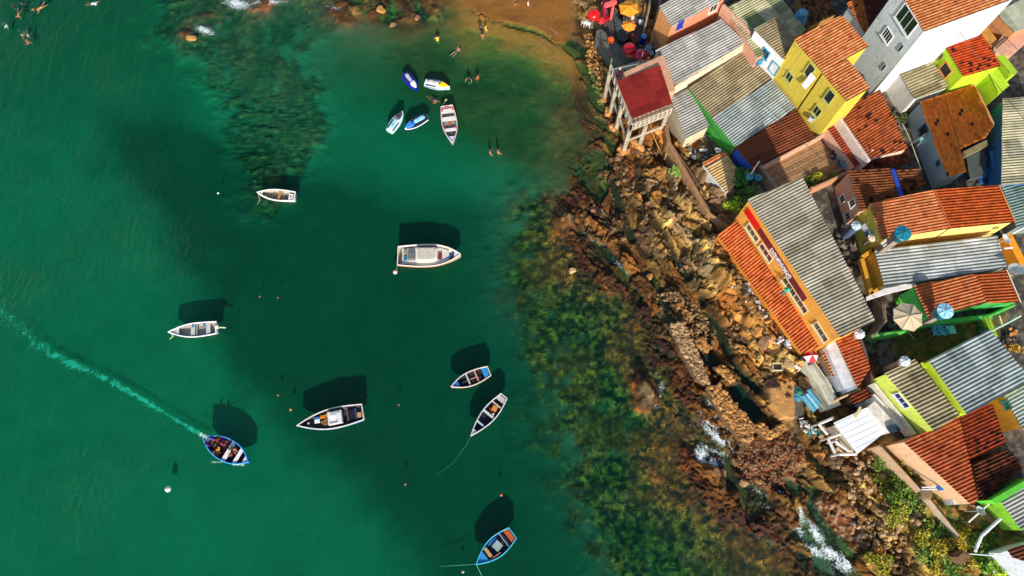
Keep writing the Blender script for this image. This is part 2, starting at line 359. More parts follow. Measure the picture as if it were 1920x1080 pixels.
spk = sst(.80, .9, _h(np.floor(X * 2.3), np.floor(Y * 2.3), 5)) * sst(.5, .2, stn2[0]); moss = mixc(moss, cc('#e0b84c'), spk * .6)
reefm = np.clip(sst(.35, .8, deep_reef + (fbm(X * .4, Y * .4, 85) - .5) * 1.3) * sst(.25, .55, n2 + .2 * deep_reef), 0, 1)
K = mixc(K, moss * np.array([1.1, .42, .34]), reefm * .68)
wk0 = sst(.12, 1.0, weed + (fbm(X * .9, Y * .9, 87) - .5) * .8 * sst(0, .3, weed))
wk1 = np.clip(wk0 * (.75 + .6 * sst(.3, .55, fbm(X * .7, Y * .7, 89)) + sst(9, 3, -SD)), 0, 1)
K = mixc(K, K * .5, weed * .8)
K = mixc(K, moss * np.array([1.35, .46, .28]) * (.6 + .8 * sst(.3, .7, fbm(X * 1.4, Y * 1.4, 90)))[..., None], wk1 * .97)
K = mixc(K, moss * np.array([1, .55, .4]), .5 * sst(700, 1100, PX) * sst(420, 60, PY) * sst(.35, .7, n3) * (SD < 0))
shal = sst(9, 1, -SD) * sst(200, 110, PY) * sst(780, 900, PX) * (SD < 0); K = mixc(K, cc('#b5762c') * (.7 + .6 * n3[..., None]), shal * .85)
K = mixc(K, moss, topr)
pat = [np.array(C(c)[:3]) for c in ('#b98c4e', '#8f6430', '#6b5640', '#cfa45e', '#422c18', '#a87a3e', '#857054', '#b87430')]
idx = np.clip((r2 * 8).astype(int), 0, 7); RC = np.stack(pat)[idx]
idx2 = np.clip((q2 * 8).astype(int), 0, 7); RC = mixc(RC, np.stack(pat)[idx2], np.full(X.shape, .25))
RC = RC * np.array([1.14, 1.2, 1.1]) * (.55 + .7 * q3[..., None]) * (.5 + .9 * r3[..., None]) * (.75 + .5 * k1[4][..., None]) * (1 - .5 * np.exp(-ed / .06))[..., None] * (1 - .35 * np.exp(-k1[1] / .12))[..., None] * (.7 + .6 * n4[..., None])  # rock darkened along the cracks: crevice shade put into the colour
warm = sst(.45, .7, fbm(X * .16, Y * .16, 91)); RC = mixc(RC, RC * np.array([1.15, .82, .5]), warm * .6)
wet = np.clip(sst(1.25, .3, Z + (n2 - .5) * 1.2) * sst(8, 2, SD) + sst(5.0, 1.0, SD + (n2 - .5) * 4) * .55, 0, 1); wet = np.maximum(wet, gully * .7); RC = mixc(RC, RC * np.array([.31, .27, .2]), wet * .9)
awash = sst(-.4, -.1, Z) * (SD < .3) * sst(-6, -2, SD + (n2 - .5) * 4 + isl * 9) * (1 - shal)
K = mixc(K, RC * np.array([.36, .3, .2]), np.clip(awash, 0, 1) * (1 - beach) * .9)
rk = np.clip(sst(-2.2, .4, SD) * (1 - beach) + isl, 0, 1) * sst(-.55, -.1, Z + .3 * (SD > 0))
K = mixc(K, RC, np.clip(rk, 0, 1))
RB = mixc(cc('#8c4d22')[None, None, :] * np.ones(X.shape + (1,)), cc('#c0a27c'), sst(.6, .8, stn2[2])) * (.5 + .9 * stn2[3][..., None])
K = mixc(K, mixc(RB, RB * .55, wet), rubble * .9 * (SD > -1))
K = mixc(K, mixc(cc('#b8864c') * (.8 + .4 * n4[..., None]), cc('#5c564c'), sst(1478, 1484, PX)), sandy)
BE = cc('#84561f') * (.55 + .7 * fbm(X * .35, Y * 1.1, 99)[..., None]) * (.8 + .4 * n4[..., None]); K = mixc(K, BE, np.clip(beach * 1.2, 0, 1))
dirt = mixc(cc('#b08c66')[None, None, :] * np.ones(X.shape + (1,)), cc('#6e5640'), sst(.4, .7, n2)) * (.75 + .5 * n4[..., None])
K = mixc(K, dirt, np.clip(sst(8, 13, SD + (n2 - .5) * 4) * (1 - beach) * .8, 0, 1))
vg = mixc(cc('#8a7a2c')[None, None, :] * np.ones(X.shape + (1,)), cc('#3f5a1a'), sst(.42, .6, n2)); vg = mixc(vg, cc('#a8642e'), sst(.55, .7, n3)) * (.7 + .6 * n4[..., None])
K = mixc(K, vg, veg * .85)
pave = mixc(cc('#3e3a34')[None, None, :] * np.ones(X.shape + (1,)), cc('#6c6456'), sst(.4, .7, n3)) * (.7 + .6 * n4[..., None])
K = mixc(K, pave, village)
yard = soft(PX, PY, [(1650, 640), (1640, 670), (1690, 715), (1760, 690), (1830, 640), (1840, 610), (1760, 620)], 8)
K = mixc(K, mixc(cc('#4a5020')[None, None, :] * np.ones(X.shape + (1,)), cc('#84622c'), sst(.4, .65, n3)), yard)
K = mixc(K, cc('#3a2c18') * (.6 + .8 * n4[..., None]), gully * .92 * (SD > -3))
K = np.clip(K, .004, .85)
ny, nx = X.shape
VZ = Z.copy()
def groundmat(name, det):
    m, n, l, b = newmat(name)
    a = n.new('ShaderNodeAttribute'); a.attribute_name = 'Col'; g = n.new('ShaderNodeNewGeometry')
    f = ramp(n, l, noise(n, l, g.outputs['Position'], 7, 5, .75), .28, .72)
    c = mixn(n, l, 1.0, a.outputs[0], mixn(n, l, f, (1 - det, 1 - det, 1 - det, 1), (1 + det, 1 + det, 1 + det, 1)), 'MULTIPLY')
    l.new(c, b.inputs['Base Color']); b.inputs['Roughness'].default_value = .85; b.inputs['Specular IOR Level'].default_value = .3
    bu = n.new('ShaderNodeBump'); bu.inputs['Distance'].default_value = .12 * det; l.new(noise(n, l, g.outputs['Position'], 9, 5, .7), bu.inputs['Height']); l.new(bu.outputs[0], b.inputs['Normal'])
    return m
def sheet(name, fm, mat, label):
    """the faces of the height field picked by the boolean mask fm, as one object"""
    ii = (np.arange(ny - 1)[:, None] * nx + np.arange(nx - 1)[None, :])[fm]
    Q = np.stack([ii, ii + 1, ii + nx + 1, ii + nx], 1)
    used, inv = np.unique(Q, return_inverse=True); Q = inv.reshape(-1, 4)
    V = np.stack([X.ravel()[used], Y.ravel()[used], VZ.ravel()[used]], 1)
    me = bpy.data.meshes.new(name); me.vertices.add(len(V)); me.vertices.foreach_set('co', V.astype(np.float32).ravel())
    me.loops.add(len(Q) * 4); me.loops.foreach_set('vertex_index', Q.astype(np.int32).ravel())
    me.polygons.add(len(Q)); me.polygons.foreach_set('loop_start', np.arange(0, len(Q) * 4, 4, dtype=np.int32))
    me.update(calc_edges=True)
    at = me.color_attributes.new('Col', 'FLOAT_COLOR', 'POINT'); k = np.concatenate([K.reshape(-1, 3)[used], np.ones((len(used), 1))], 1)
    at.data.foreach_set('color', k.astype(np.float32).ravel()); me.materials.append(mat); me.validate()
    o = bpy.data.objects.new(name, me); COL.objects.link(o); return tag(o, label, kind='structure')
def hz(x, y):
    i = int(np.clip(np.searchsorted(xs, x), 1, nx - 1)); j = int(np.clip(np.searchsorted(ys, y), 1, ny - 1)); return float(max(VZ[j, i], VZ[j - 1, i - 1]))
cSD = (SD[:-1, :-1] + SD[1:, 1:]) / 2; cV = (village[:-1, :-1] + village[1:, 1:]) / 2; cB = (beach[:-1, :-1] + beach[1:, 1:]) / 2
m_sea = cSD < -.6; m_vil = (~m_sea) & (cV > .5); m_be = (~m_sea) & (~m_vil) & (cB > .5); m_rock = ~(m_sea | m_vil | m_be)
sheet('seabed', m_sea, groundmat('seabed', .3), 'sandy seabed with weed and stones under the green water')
sheet('rocky_shore', m_rock, groundmat('shore_rock', .5), 'brown tilted rock shelf between the water and the houses')
sheet('ground', m_vil, groundmat('village_ground', .25), 'paved and dirt ground between the houses')
sheet('beach', m_be, groundmat('beach_sand', .15), 'wet golden sand beach at the top of the bay')
# ------------------------------------------------------------------ water: a clear absorbing body with a rippled surface
m, n, l, b = newmat('water'); n.remove(b); out = n['Material Output']
tr = n.new('ShaderNodeBsdfTransparent'); gl = n.new('ShaderNodeBsdfGlossy'); gl.inputs['Roughness'].default_value = .12
mx = n.new('ShaderNodeMixShader'); g = n.new('ShaderNodeNewGeometry')
mp = n.new('ShaderNodeMapping'); mp.inputs['Rotation'].default_value = (0, 0, R(25)); mp.inputs['Scale'].default_value = (1.0, .35, 1); l.new(g.outputs['Position'], mp.inputs[0])
bu = n.new('ShaderNodeBump'); bu.inputs['Distance'].default_value = .24; bu.inputs['Strength'].default_value = 1.0; wv = mixn(n, l, ramp(n, l, noise(n, l, g.outputs['Position'], .06, 3, .6), .35, .65), noise(n, l, mp.outputs[0], .9, 6, .6, .8), noise(n, l, mp.outputs[0], 2.6, 5, .6, .4)); l.new(wv, bu.inputs['Height'])
dt = n.new('ShaderNodeVectorMath'); dt.operation = 'DOT_PRODUCT'; l.new(g.outputs['Incoming'], dt.inputs[0]); l.new(bu.outputs[0], dt.inputs[1])
def mt(op, a, b):
    q = n.new('ShaderNodeMath'); q.operation = op
    for i, v in enumerate((a, b)):
        if v is None: continue
        if hasattr(v, 'is_linked'): l.new(v, q.inputs[i])
        else: q.inputs[i].default_value = v
    return q.outputs[0]
fres = mt('ADD', mt('MULTIPLY', mt('POWER', mt('SUBTRACT', 1.0, mt('ABSOLUTE', dt.outputs['Value'], None)), 5.0), .98), .013); l.new(bu.outputs[0], gl.inputs['Normal'])
l.new(fres, mx.inputs[0]); l.new(tr.outputs[0], mx.inputs[1]); l.new(gl.outputs[0], mx.inputs[2]); l.new(mx.outputs[0], out.inputs[0])
va = n.new('ShaderNodeVolumeAbsorption'); va.inputs[0].default_value = (0.0, .855, .788, 1); va.inputs[1].default_value = 1.5; l.new(va.outputs[0], out.inputs[1])
WATER = m
tag(MB().box((0, 100, -3.5), (990, 990, 7.0)).build('water', WATER), 'calm emerald green bay water', kind='structure')
# ================================================================== houses
def plane_of(pts):
    A = np.array([[p[0], p[1], 1] for p in pts]); z = np.array([p[2] for p in pts])
    if len(pts) < 3: return (0, 0, z.mean())
    return tuple(np.linalg.lstsq(A, z, rcond=None)[0])
def px3(poly, z):
    zz = z if isinstance(z, (list, tuple)) else [z] * len(poly)
    return [U(p[0], p[1], q) for p, q in zip(poly, zz)]
def clip_poly(bm, pts, co=0.0):
    ar = sum(pts[i].x * pts[(i + 1) % len(pts)].y - pts[(i + 1) % len(pts)].x * pts[i].y for i in range(len(pts)))
    for i in range(len(pts)):
        a, b = pts[i], pts[(i + 1) % len(pts)]; e = Vector((b.x - a.x, b.y - a.y, 0)); nrm = Vector((e.y, -e.x, 0)).normalized() * (1 if ar > 0 else -1)
        bmesh.ops.bisect_plane(bm, geom=bm.verts[:] + bm.edges[:] + bm.faces[:], plane_co=Vector((a.x, a.y, 0)), plane_no=nrm, clear_outer=True)
def roof(root, pts, dirv, mat, kind, name='roof', dz=0.0):
    """ribbed sheet or tile roof clipped to the outline pts (world); dirv = world 2D direction of the ribs"""
    pa, pb, pc = plane_of(pts); hgt = lambda x, y: pa * x + pb * y + pc + dz
    d = Vector((dirv[0], dirv[1])).normalized(); e = Vector((-d.y, d.x))
    us = [p.x * e.x + p.y * e.y for p in pts]; vs = [p.x * d.x + p.y * d.y for p in pts]
    u0, u1, v0, v1 = min(us), max(us), min(vs), max(vs)
    per, amp, k = (.3, .07, 6) if kind == 'tile' else (.3, .062, 6) if kind == 'sheet' else (.33, .062, 8) if kind == 'wide' else (.16, .03, 4)
    nu = int((u1 - u0) / per * k) + 2; rows = .42 if kind == 'tile' else 9
    V = []; uv = []
    vv = []
    v = v0 - .01
    while v < v1:
        vv.append((v, 0.0)); vv.append((v + (rows if kind == 'tile' else min(rows, v1 - v + .02)) - .012, .028 if kind == 'tile' else 0.0)); v += rows
    rnd = random.Random(int(u0 * 100) + 3)
    warp = [(rnd.uniform(-1, 1), rnd.uniform(.4, .9), rnd.uniform(0, 6)) for _ in range(3)]
    for (v, lift) in vv:
        for i in range(nu):
            u = u0 + i * per / k; ph = 2 * math.pi * i / k
            w = math.cos(ph); w = (abs(w) ** .75) * (1 if w > 0 else -1) if kind == 'tile' else w
            x = e.x * u + d.x * v; y = e.y * u + d.y * v
            if kind in ('sheet', 'wide'): w += ((hash((int((u - u0) / 1.2), int((v - v0) / 4), 5)) % 100) / 100 - .5) * .5
            sag = sum(.022 * a_ * math.sin(f_ * u + f_ * .7 * v + p_) for a_, f_, p_ in warp)
            V.append((x, y, hgt(x, y) + amp * w - lift + sag + (rnd.uniform(-.006, .006) if kind == 'tile' else 0))); uv.append((u - u0, v - v0))
    bm = bmesh.new(); L_ = bm.loops.layers.uv.new('UVMap'); bv = [bm.verts.new(p) for p in V]
    for j in range(len(vv) - 1):
        for i in range(nu - 1):
            q = (j * nu + i, (j + 1) * nu + i, (j + 1) * nu + i + 1, j * nu + i + 1)
            f = bm.faces.new([bv[t] for t in q]); f.smooth = True
            for lp, t in zip(f.loops, q): lp[L_].uv = uv[t]
    clip_poly(bm, pts); bmesh.ops.recalc_face_normals(bm, faces=bm.faces[:])
    if bm.faces and sum(f.normal.z for f in bm.faces) < 0: bmesh.ops.reverse_faces(bm, faces=bm.faces[:])
    o = Vector(root.location) if root else Vector((0, 0, 0)); bmesh.ops.translate(bm, vec=-o, verts=bm.verts[:])
    me = bpy.data.meshes.new(name); bm.to_mesh(me); bm.free(); me.materials.append(mat)
    ob = bpy.data.objects.new(name, me); COL.objects.link(ob); ob.parent = root
    return ob, hgt
def inset(pts, d):
    ar = sum(pts[i].x * pts[(i + 1) % len(pts)].y - pts[(i + 1) % len(pts)].x * pts[i].y for i in range(len(pts))); s = 1 if ar > 0 else -1
    n = len(pts); out = []
    for i in range(n):
        a, b, c = pts[i - 1], pts[i], pts[(i + 1) % n]
        e1 = Vector((b.x - a.x, b.y - a.y)).normalized(); e2 = Vector((c.x - b.x, c.y - b.y)).normalized()
        n1 = Vector((-e1.y, e1.x)) * s; n2 = Vector((-e2.y, e2.x)) * s; k = 1 + n1.dot(n2)
        m_ = (n1 + n2) / max(k, .3); out.append(Vector((b.x + m_.x * d, b.y + m_.y * d, b.z)))
    return out
def onwall(px, py, A, B):
    d = ray(px, py); nrm = Vector((B.y - A.y, A.x - B.x, 0)); o = Vector((0, 0, CH))
    t = nrm.dot(A - o) / nrm.dot(d); return o + d * t
class House:
    def __init__(s, label, roofs, wall='#c9bda5', base=1.0, name='house', cat='house', ins=.12, foot=None, fz=None, wallm=None, sides=None, drop=.17, walls=True):
        """roofs: (pixel outline, z or list, (x0,y0,x1,y1) pixel line of the ribs, kind, material)"""
        allp = [px3(r[0], r[1]) for r in roofs]; c = sum((sum(p, Vector()) / len(p) for p in allp), Vector()) / len(allp)
        s.root = thing(name, label, cat, (c.x, c.y, base)); s.mat = wallm or WALL(wall); s.base = base; s.rp = allp
        for (poly, z, dr, kind, mat), pts in zip(roofs, allp):
            zm = sum(p.z for p in pts) / len(pts); a = U(dr[0], dr[1], zm); b = U(dr[2], dr[3], zm)
            roof(s.root, pts, (b.x - a.x, b.y - a.y), mat, kind)
        s.h = plane_of(allp[0])
        fp = px3(foot, fz) if foot else allp[0]
        s.fp = inset(fp, ins); pl = plane_of(fp); s.hf = lambda x, y: pl[0] * x + pl[1] * y + pl[2] - drop
        if walls:
            mb = MB().prism(s.fp, base, s.hf)
            if not foot:
                for q in allp[1:]:
                    qq = inset(q, ins + .015); p2 = plane_of(q); mb.prism(qq, base, lambda x, y, p2=p2: p2[0] * x + p2[1] * y + p2[2] - drop)
            s.wallo = part(mb, 'wall', s.mat, s.root)
        for i, col in (sides or {}).items():
            A, B = s.fp[i], s.fp[(i + 1) % len(s.fp)]; s.panel(A, B, col, s.hf)
    def out(s, A, B):
        nrm = Vector((B.y - A.y, A.x - B.x, 0)).normalized(); c = sum(s.fp, Vector()) / len(s.fp)
        return nrm if nrm.dot(Vector((A.x - c.x, A.y - c.y, 0))) > 0 else -nrm
    def panel(s, A, B, col, top):
        nn = s.out(A, B) * .03; part(MB().prism([A + nn, B + nn, B - nn * .5, A - nn * .5], s.base, lambda x, y: top(x, y) - .01), 'wall', WALL(col), s.root)
    def win(s, i, px, py, w, h, kind='window', pane='#141c22', frame='#d8d4c8', bars=1, sill=True):
        A, B = s.fp[i], s.fp[(i + 1) % len(s.fp)]; p = onwall(px, py, A, B); nn = s.out(A, B); rz = math.atan2(B.y - A.y, B.x - A.x)
        e = Vector((math.cos(rz), math.sin(rz), 0)); up = Vector((0, 0, 1)); t = .07; p = p + nn * .05
        mb = MB()
        for sx in (-1, 1): mb.box(p + e * sx * (w / 2) + nn * .02, (t, .12, h + t), rz)
        for sz in (-1, 1): mb.box(p + up * sz * (h / 2) + nn * .02, (w - t, .11, t), rz)
        for k in range(bars): mb.box(p + e * (w * ((k + 1) / (bars + 1) - .5)), (.045, .07, h - t), rz)
        fo = part(mb, kind, P(frame, .6, .1), s.root)
        part(MB().box(p - nn * .02, (w, .05, h), rz), 'pane' if kind == 'window' else 'panel', P(pane, .25, .25), fo)
        if sill and kind == 'window': part(MB().box(p - up * (h / 2 + .09) + nn * .06, (w + .24, .2, .07), rz), 'sill', P(frame, .8, .2), fo)
        return p, nn, e
def T(c1, c2=None, dirt=.35, dead=0.0): return ROOF('tile', c1, c2, dirt, dead)
def F(c1, c2=None, dirt=.3): return ROOF('sheet', c1, c2, dirt)
WHT = F('#bdbcb8', '#b0afac', .35); CRM = F('#b5a582', '#a39474', .6); GRY = F('#c9cfc4', '#b4bbb0', .45); BLU = F('#b4bebe', '#a2b0b2', .35)
ORT = T('#c2663a', '#d98a5a', .2); RDT = T('#a8482a', '#bf6038', .3); DKT = T('#8a4128', '#a05030', .5, .03); DEC = T('#a05a32', '#5a3020', .7, .22)
ORB = T('#e86a1e', '#f08a3c', .12, .015); WST = T('#b04a2c', '#c8683e', .25)
# --- row by the restaurant
h2 = House('long pale ribbed sheet roof house behind the stilt house', [([(1228, 96), (1352, 35), (1400, 80), (1267, 158)], [6.2, 6.6, 6.3, 5.9], (1228, 96, 1352, 35), 'sheet', WHT)], '#e2cfae')
h3 = House('house with a half cream and half pale ribbed roof beside a green wall', [
    ([(1291, 164), (1393, 94), (1447, 148), (1335, 222)], 5.1, (1291, 164, 1393, 94), 'sheet', CRM),
    ([(1335, 222), (1447, 148), (1493, 203), (1378, 275)], 5.1, (1291, 164, 1393, 94), 'sheet', BLU)], '#c9b48a', foot=[(1291, 164), (1393, 94), (1493, 203), (1378, 275)], fz=5.1, sides={3: '#2e9a2c'})
h4 = House('small house with a white ribbed roof right beside the stilt house', [([(1256, 183), (1292, 165), (1331, 237), (1286, 260)], [4.6, 4.6, 4.3, 4.3], (1256, 183, 1292, 165), 'sheet', WHT)], '#d8c8a8')
h1 = House('brick walled house with a white ribbed roof cut by the top edge', [([(1236, 11), (1335, -48), (1362, -4), (1259, 51)], [7.6, 7.9, 7.7, 7.4], (1259, 51, 1362, -4), 'sheet', WHT)], '#d88a66', sides={3: '#e39a58'})
h1.win(2, 1337, 14, 1.0, 1.1); h1.win(2, 1275, 45, .7, 1.0, pane='#1c3fae', frame='#2748b0', bars=0)
h5 = House('house with a tan sheet roof beside the yellow house, shade in its green tone', [([(1360, 15), (1446, -30), (1512, 57), (1421, 108)], [7.0, 7.2, 7.2, 7.0], (1360, 15, 1446, -30), 'sheet', F('#cfc9a4', '#8f9a6a', .7))], '#e0a487')  # green second tone paints the shade lying on the tan sheets
z6 = ztop((1413, 55), (1396, 92), 5.3)
h6 = House('white house with a blue framed window facing the sea', [([(1413, 55), (1456, 32), (1500, 84), (1470, 112)], z6, (1413, 55, 1456, 32), 'sheet', CRM)], '#eef0f2')
h6.win(3, 1436, 100, .9, 1.1, frame='#3f9bb8', pane='#20304a'); h6.win(3, 1452, 128, 1.0, 1.5, kind='door', frame='#2f8fb0', pane='#dfe6e8', bars=0)
zy = ztop((1488, 73), (1455, 145), 5.2)
hy = House('tall yellow house with a striped orange tile roof', [
    ([(1488, 73), (1579, 28), (1630, 87), (1541, 135)], [zy, zy + .5, zy + .5, zy], (1488, 73, 1579, 28), 'tile', ORT),
    ([(1541, 135), (1590, 111), (1633, 165), (1587, 191)], [zy, zy + .27, zy + .25, zy], (1488, 73, 1579, 28), 'tile', ORT)], '#d8c040')
hy.fp = inset(px3([(1488, 73), (1579, 28), (1633, 160), (1587, 191)], zy), .12)
for (x, y, w, h_, b_) in ((1481, 144, .9, 1.1, 1), (1519, 132, .9, 1.6, 0), (1556, 181, .9, 1.6, 0), (1533, 208, .9, 1.2, 1)): hy.win(3, x, y, w, h_, bars=b_, pane='#20282c', frame='#b7b86a')
# --- brown roof, deck and the houses round them
hs = House('house with a brown ribbed roof above the wooden deck', [([(1378, 276), (1494, 204), (1530, 259), (1411, 314)], 5.0, (1411, 314, 1530, 259), 'sheet', F('#8a4a2e', '#74402a', .3))], '#c98a5a', sides={3: '#1553b8'})
ha = House('low annex with a narrow red ribbed roof and a white gutter', [([(1540, 226), (1567, 216), (1628, 299), (1603, 313)], [5.6, 5.7, 5.7, 5.6], (1603, 313, 1628, 299), 'sheet', F('#a84a36', '#983f30', .25))], '#d8b09a')
hb = House('red tiled house between the yellow house and the alley', [([(1572, 210), (1650, 167), (1704, 279), (1633, 297)], [6.2, 6.7, 6.7, 6.2], (1572, 210, 1650, 167), 'tile', T('#b85a30', '#a04a2a', .45, .03))], '#e2c6b4')
hc = House('lean-to with dark stained tiles below the red tiled house', [([(1634, 301), (1704, 282), (1707, 304), (1671, 314), (1640, 316)], 5.6, (1634, 301, 1640, 316), 'tile', T('#7a3824', '#4a2418', .6, .2))], '#7a6a5c', cat='lean-to')
zd = ztop((1595, 332), (1563, 361), 3.6)
hd = House('pink walled house with a brown tile roof and three small windows', [([(1590, 320), (1669, 314), (1689, 366), (1613, 397)], zd, (1590, 320, 1669, 314), 'tile', T('#94502c', '#7c4026', .5, .05))], '#d8a48c')
for (x, y) in ((1581, 373), (1600, 380), (1591, 405)): hd.win(3, x, y, .7, .95, pane='#1d3038', frame='#cfd0c8')
he = House('shed with a patchy decayed tile roof beside the blue verge', [([(1680, 319), (1724, 316), (1737, 350), (1695, 365)], zd - .3, (1680, 319, 1724, 316), 'tile', DEC)], '#6a5a4c', cat='shed')
part(MB().prism(px3([(1670, 316), (1678, 317), (1695, 368), (1687, 369)], zd + .12), 3), 'verge', P('#1d3fae'), he.root)
# --- right side
zf = 8.2
hf = House('wide house with two bright orange tile roofs and a yellow side wall', [
    ([(1629, 381), (1752, 356), (1783, 429), (1652, 449)], [zf - .5, zf, zf, zf - .5], (1652, 449, 1783, 429), 'tile', T('#cf6a3c', '#e0875a', .18)),
    ([(1752, 356), (1873, 347), (1904, 417), (1783, 429)], [zf, zf - .1, zf - .1, zf], (1783, 429, 1904, 417), 'tile', T('#cc5a24', '#b84a1e', .25))], '#ecd278', sides={3: '#c7d257'})
part(MB().tube([U(1752, 356, zf + .03), U(1783, 429, zf + .03)], .09, 8), 'ridge', P('#c25a26'), hf.root)
part(MB().tube([U(1873, 347, zf + .0), U(1904, 417, zf + .0)], .07, 8), 'verge', P('#d8924a'), hf.root)
zg = 6.5
hg = House('house with a long white ribbed roof and an orange balcony', [([(1639, 468), (1869, 441), (1889, 502), (1658, 537)], zg, (1639, 468, 1869, 441), 'wide', ROOF('sheet', '#c2c8c8', '#b0b8b8', .4))], '#e3b23c', sides={2: '#e8e4dc'})
part(MB().prism(px3([(1658, 541), (1716, 531), (1716, 537), (1662, 551), (1625, 563), (1624, 557)], zg - .05), zg - .4), 'gutter', P('#e9e2dc'), hg.root)
zh = ztop((1894, 570), (1857, 589), 3.9)
hh = House('house with a red tiled roof over a dark green side wall', [
    ([(1713, 535), (1829, 514), (1850, 568), (1740, 597)], zh, (1740, 597, 1850, 568), 'tile', T('#c4603a', '#d27a4c', .2)),
    ([(1829, 514), (1888, 507), (1914, 567), (1850, 568)], [zh - .02, zh - .1, zh - .1, zh - .02], (1850, 568, 1914, 563), 'tile', T('#b8502a', '#c4602e', .25))], '#37a84a')
part(MB().tube([U(1888, 506, zh), U(1914, 567, zh)], .06, 8), 'verge', P('#e6dccb'), hh.root)
zi = 7.4
hi = House('lime green house with a blue-grey ribbed roof in the lower right', [([(1741, 676), (1856, 617), (1934, 712), (1813, 777)], zi, (1741, 676, 1856, 617), 'wide', ROOF('sheet', '#b4c0bc', '#a0aeac', .35))], '#bfd42e')
zj = ztop((1660, 702), (1641, 718), 4.6)
hj = House('lime green house with a cream ribbed roof and a grilled window', [([(1659, 700), (1716, 673), (1799, 778), (1752, 810)], zj, (1659, 700, 1716, 673), 'wide', ROOF('sheet', '#bdb08c', '#a89a78', .7))], '#cfe05a')
p_, nn_, e_ = hj.win(3, 1692, 750, 1.5, .9, pane='#1a2458', frame='#d8dee0', bars=2)
hk = House('house with a wide orange ribbed tile roof by the shore path', [
    ([(1693, 828), (1799, 779), (1834, 936), (1823, 948)], 5.6, (1693, 828, 1799, 779), 'tile', WST)], '#dcb48c')
hk2 = House('house with an old dark red tile roof beside the orange walled house', [([(1799, 772), (1861, 757), (1887, 832), (1819, 862)], [5.8, 5.8, 5.7, 5.6], (1799, 779, 1861, 750), 'tile', T('#a03c1c', '#7c2e1a', .5, .05))], '#b88a5c')
hk3 = House('shed with a blackened tile roof above the green trimmed house', [([(1826, 870), (1888, 842), (1918, 875), (1853, 938), (1834, 936)], 5.2, (1826, 870, 1888, 842), 'tile', T('#7c3a24', '#4c2618', .8, .25))], '#6c5444', cat='shed')
hl = House('orange walled house with a ribbed sheet roof, teal shade in its colour', [([(1882, 742), (1938, 712), (1975, 780), (1919, 806)], 6.4, (1882, 742, 1938, 712), 'sheet', F('#c4d2cc', '#a9bdb8', .3))], '#c98a1e')  # teal tint of the sheets is shadow put into the colour
hl.win(3, 1890, 758, .8, .7, pane='#3f7a78', frame='#2f6a66')
hm = House('house with a grey ribbed roof behind bright green parapets', [([(1874, 938), (1935, 905), (1985, 962), (1919, 998)], 6.0, (1874, 938, 1935, 905), 'sheet', F('#cfcfc2', '#a9b2ac', .3))], '#8fd22c')
part(MB().prism(px3([(1857, 938), (1930, 896), (1936, 905), (1870, 944)], 6.1), 4), 'parapet', P('#5cc22c'), hm.root)
hn = House('white walled house with a brown roof edge at the lower right corner', [([(1864, 1034), (1900, 1026), (1960, 1000), (1990, 1090), (1935, 1100), (1898, 1045)], 5.4, (1864, 1034, 1960, 1000), 'tile', T('#8a4a30', '#6c3a28', .5))], '#e8ecef', foot=[(1872, 1036), (1960, 1006), (1990, 1090), (1930, 1110)], fz=5.3)
# --- upper right
hr = thing('house', 'tall grey and white house with an orange roof at the top edge', 'house', U(1800, 40, 5.0))
hr.name = 'tall_house'
zr = ztop((1733, 60), (1642, 163), 5.6)
RP = px3([(1733, 60), (1681, -22), (1850, -80), (1902, -2)], zr); roof(hr, RP, (lambda a, b: (b.x - a.x, b.y - a.y))(RP[0], RP[3]), ORT, 'tile')
fpR = inset(RP, .06); part(MB().prism(fpR, 2.5, zr - .09), 'wall', WALL('#d2d5da', '#bcb8ae', .3), hr)
class _H: pass
G = House.__new__(House); G.root = hr; G.fp = fpR; G.base = 2.5; G.panel(fpR[0], fpR[1], '#dbe3e2', lambda x, y: zr - .1)
G.win(0, 1701, 37, 2.6, 1.9, bars=2, pane='#1b3a2a', frame='#dfe3e0'); G.win(0, 1665, 66, 1.3, 1.2, bars=3, pane='#1b2a44', frame='#e4e6e0')
for (x, y) in ((1690, 90), (1658, 126)): G.win(0, x, y, .35, .9, kind='vent', pane='#28384a', frame='#98a4a6', bars=0)
part(MB().tube([U(1733, 60, zr - .15), Vector((U(1733, 60, zr).x, U(1733, 60, zr).y, 2.6))], .07, 8), 'drainpipe', P('#e6e6e6'), hr)
hu = House('tiled roof house left of the tall grey house, shade in its dark red colour', [([(1589, 5), (1620, -30), (1692, -14), (1632, 77)], 7.3, (1589, 5, 1640, -20), 'tile', T('#7a3a2c', '#5c2c26', .3))], '#3f7a78')  # shade on this roof is painted as dark tile colours
hu2 = House('sunlit edge strip of the shaded tile roof, light in its orange colour', [([(1588, 6), (1617, -8), (1632, 62), (1629, 76)], 7.5, (1588, 6, 1640, -20), 'tile', T('#cf7038', '#b85a2c', .3, .04))], '#e8e4dc', cat='roof strip', ins=.3)  # lit edge of the same roof, sunlight painted as brighter tiles
hv = House('shed with a crumbling patchy tile roof at the top edge', [([(1496, -6), (1546, -16), (1570, 26), (1520, 48)], 5.6, (1496, -6, 1520, 48), 'tile', DEC)], '#a87a3c', cat='shed')
zx = 7.0
hx = House('lean-to with a stained cream ribbed roof beside the lime green house', [([(1683, 131), (1743, 106), (1780, 163), (1715, 186)], zx, (1683, 131, 1743, 106), 'wide', ROOF('sheet', '#bcb08c', '#988c68', .9))], '#dcd6cc', cat='lean-to')
zw = ztop((1766, 81), (1746, 104), zx + .2)
hw = House('lime green house with a square orange tile roof', [([(1766, 77), (1836, 57), (1878, 124), (1807, 143)], zw, (1766, 77, 1836, 57), 'tile', T('#cc4c1e', '#b83c16', .35, .06))], '#b8dc1e')
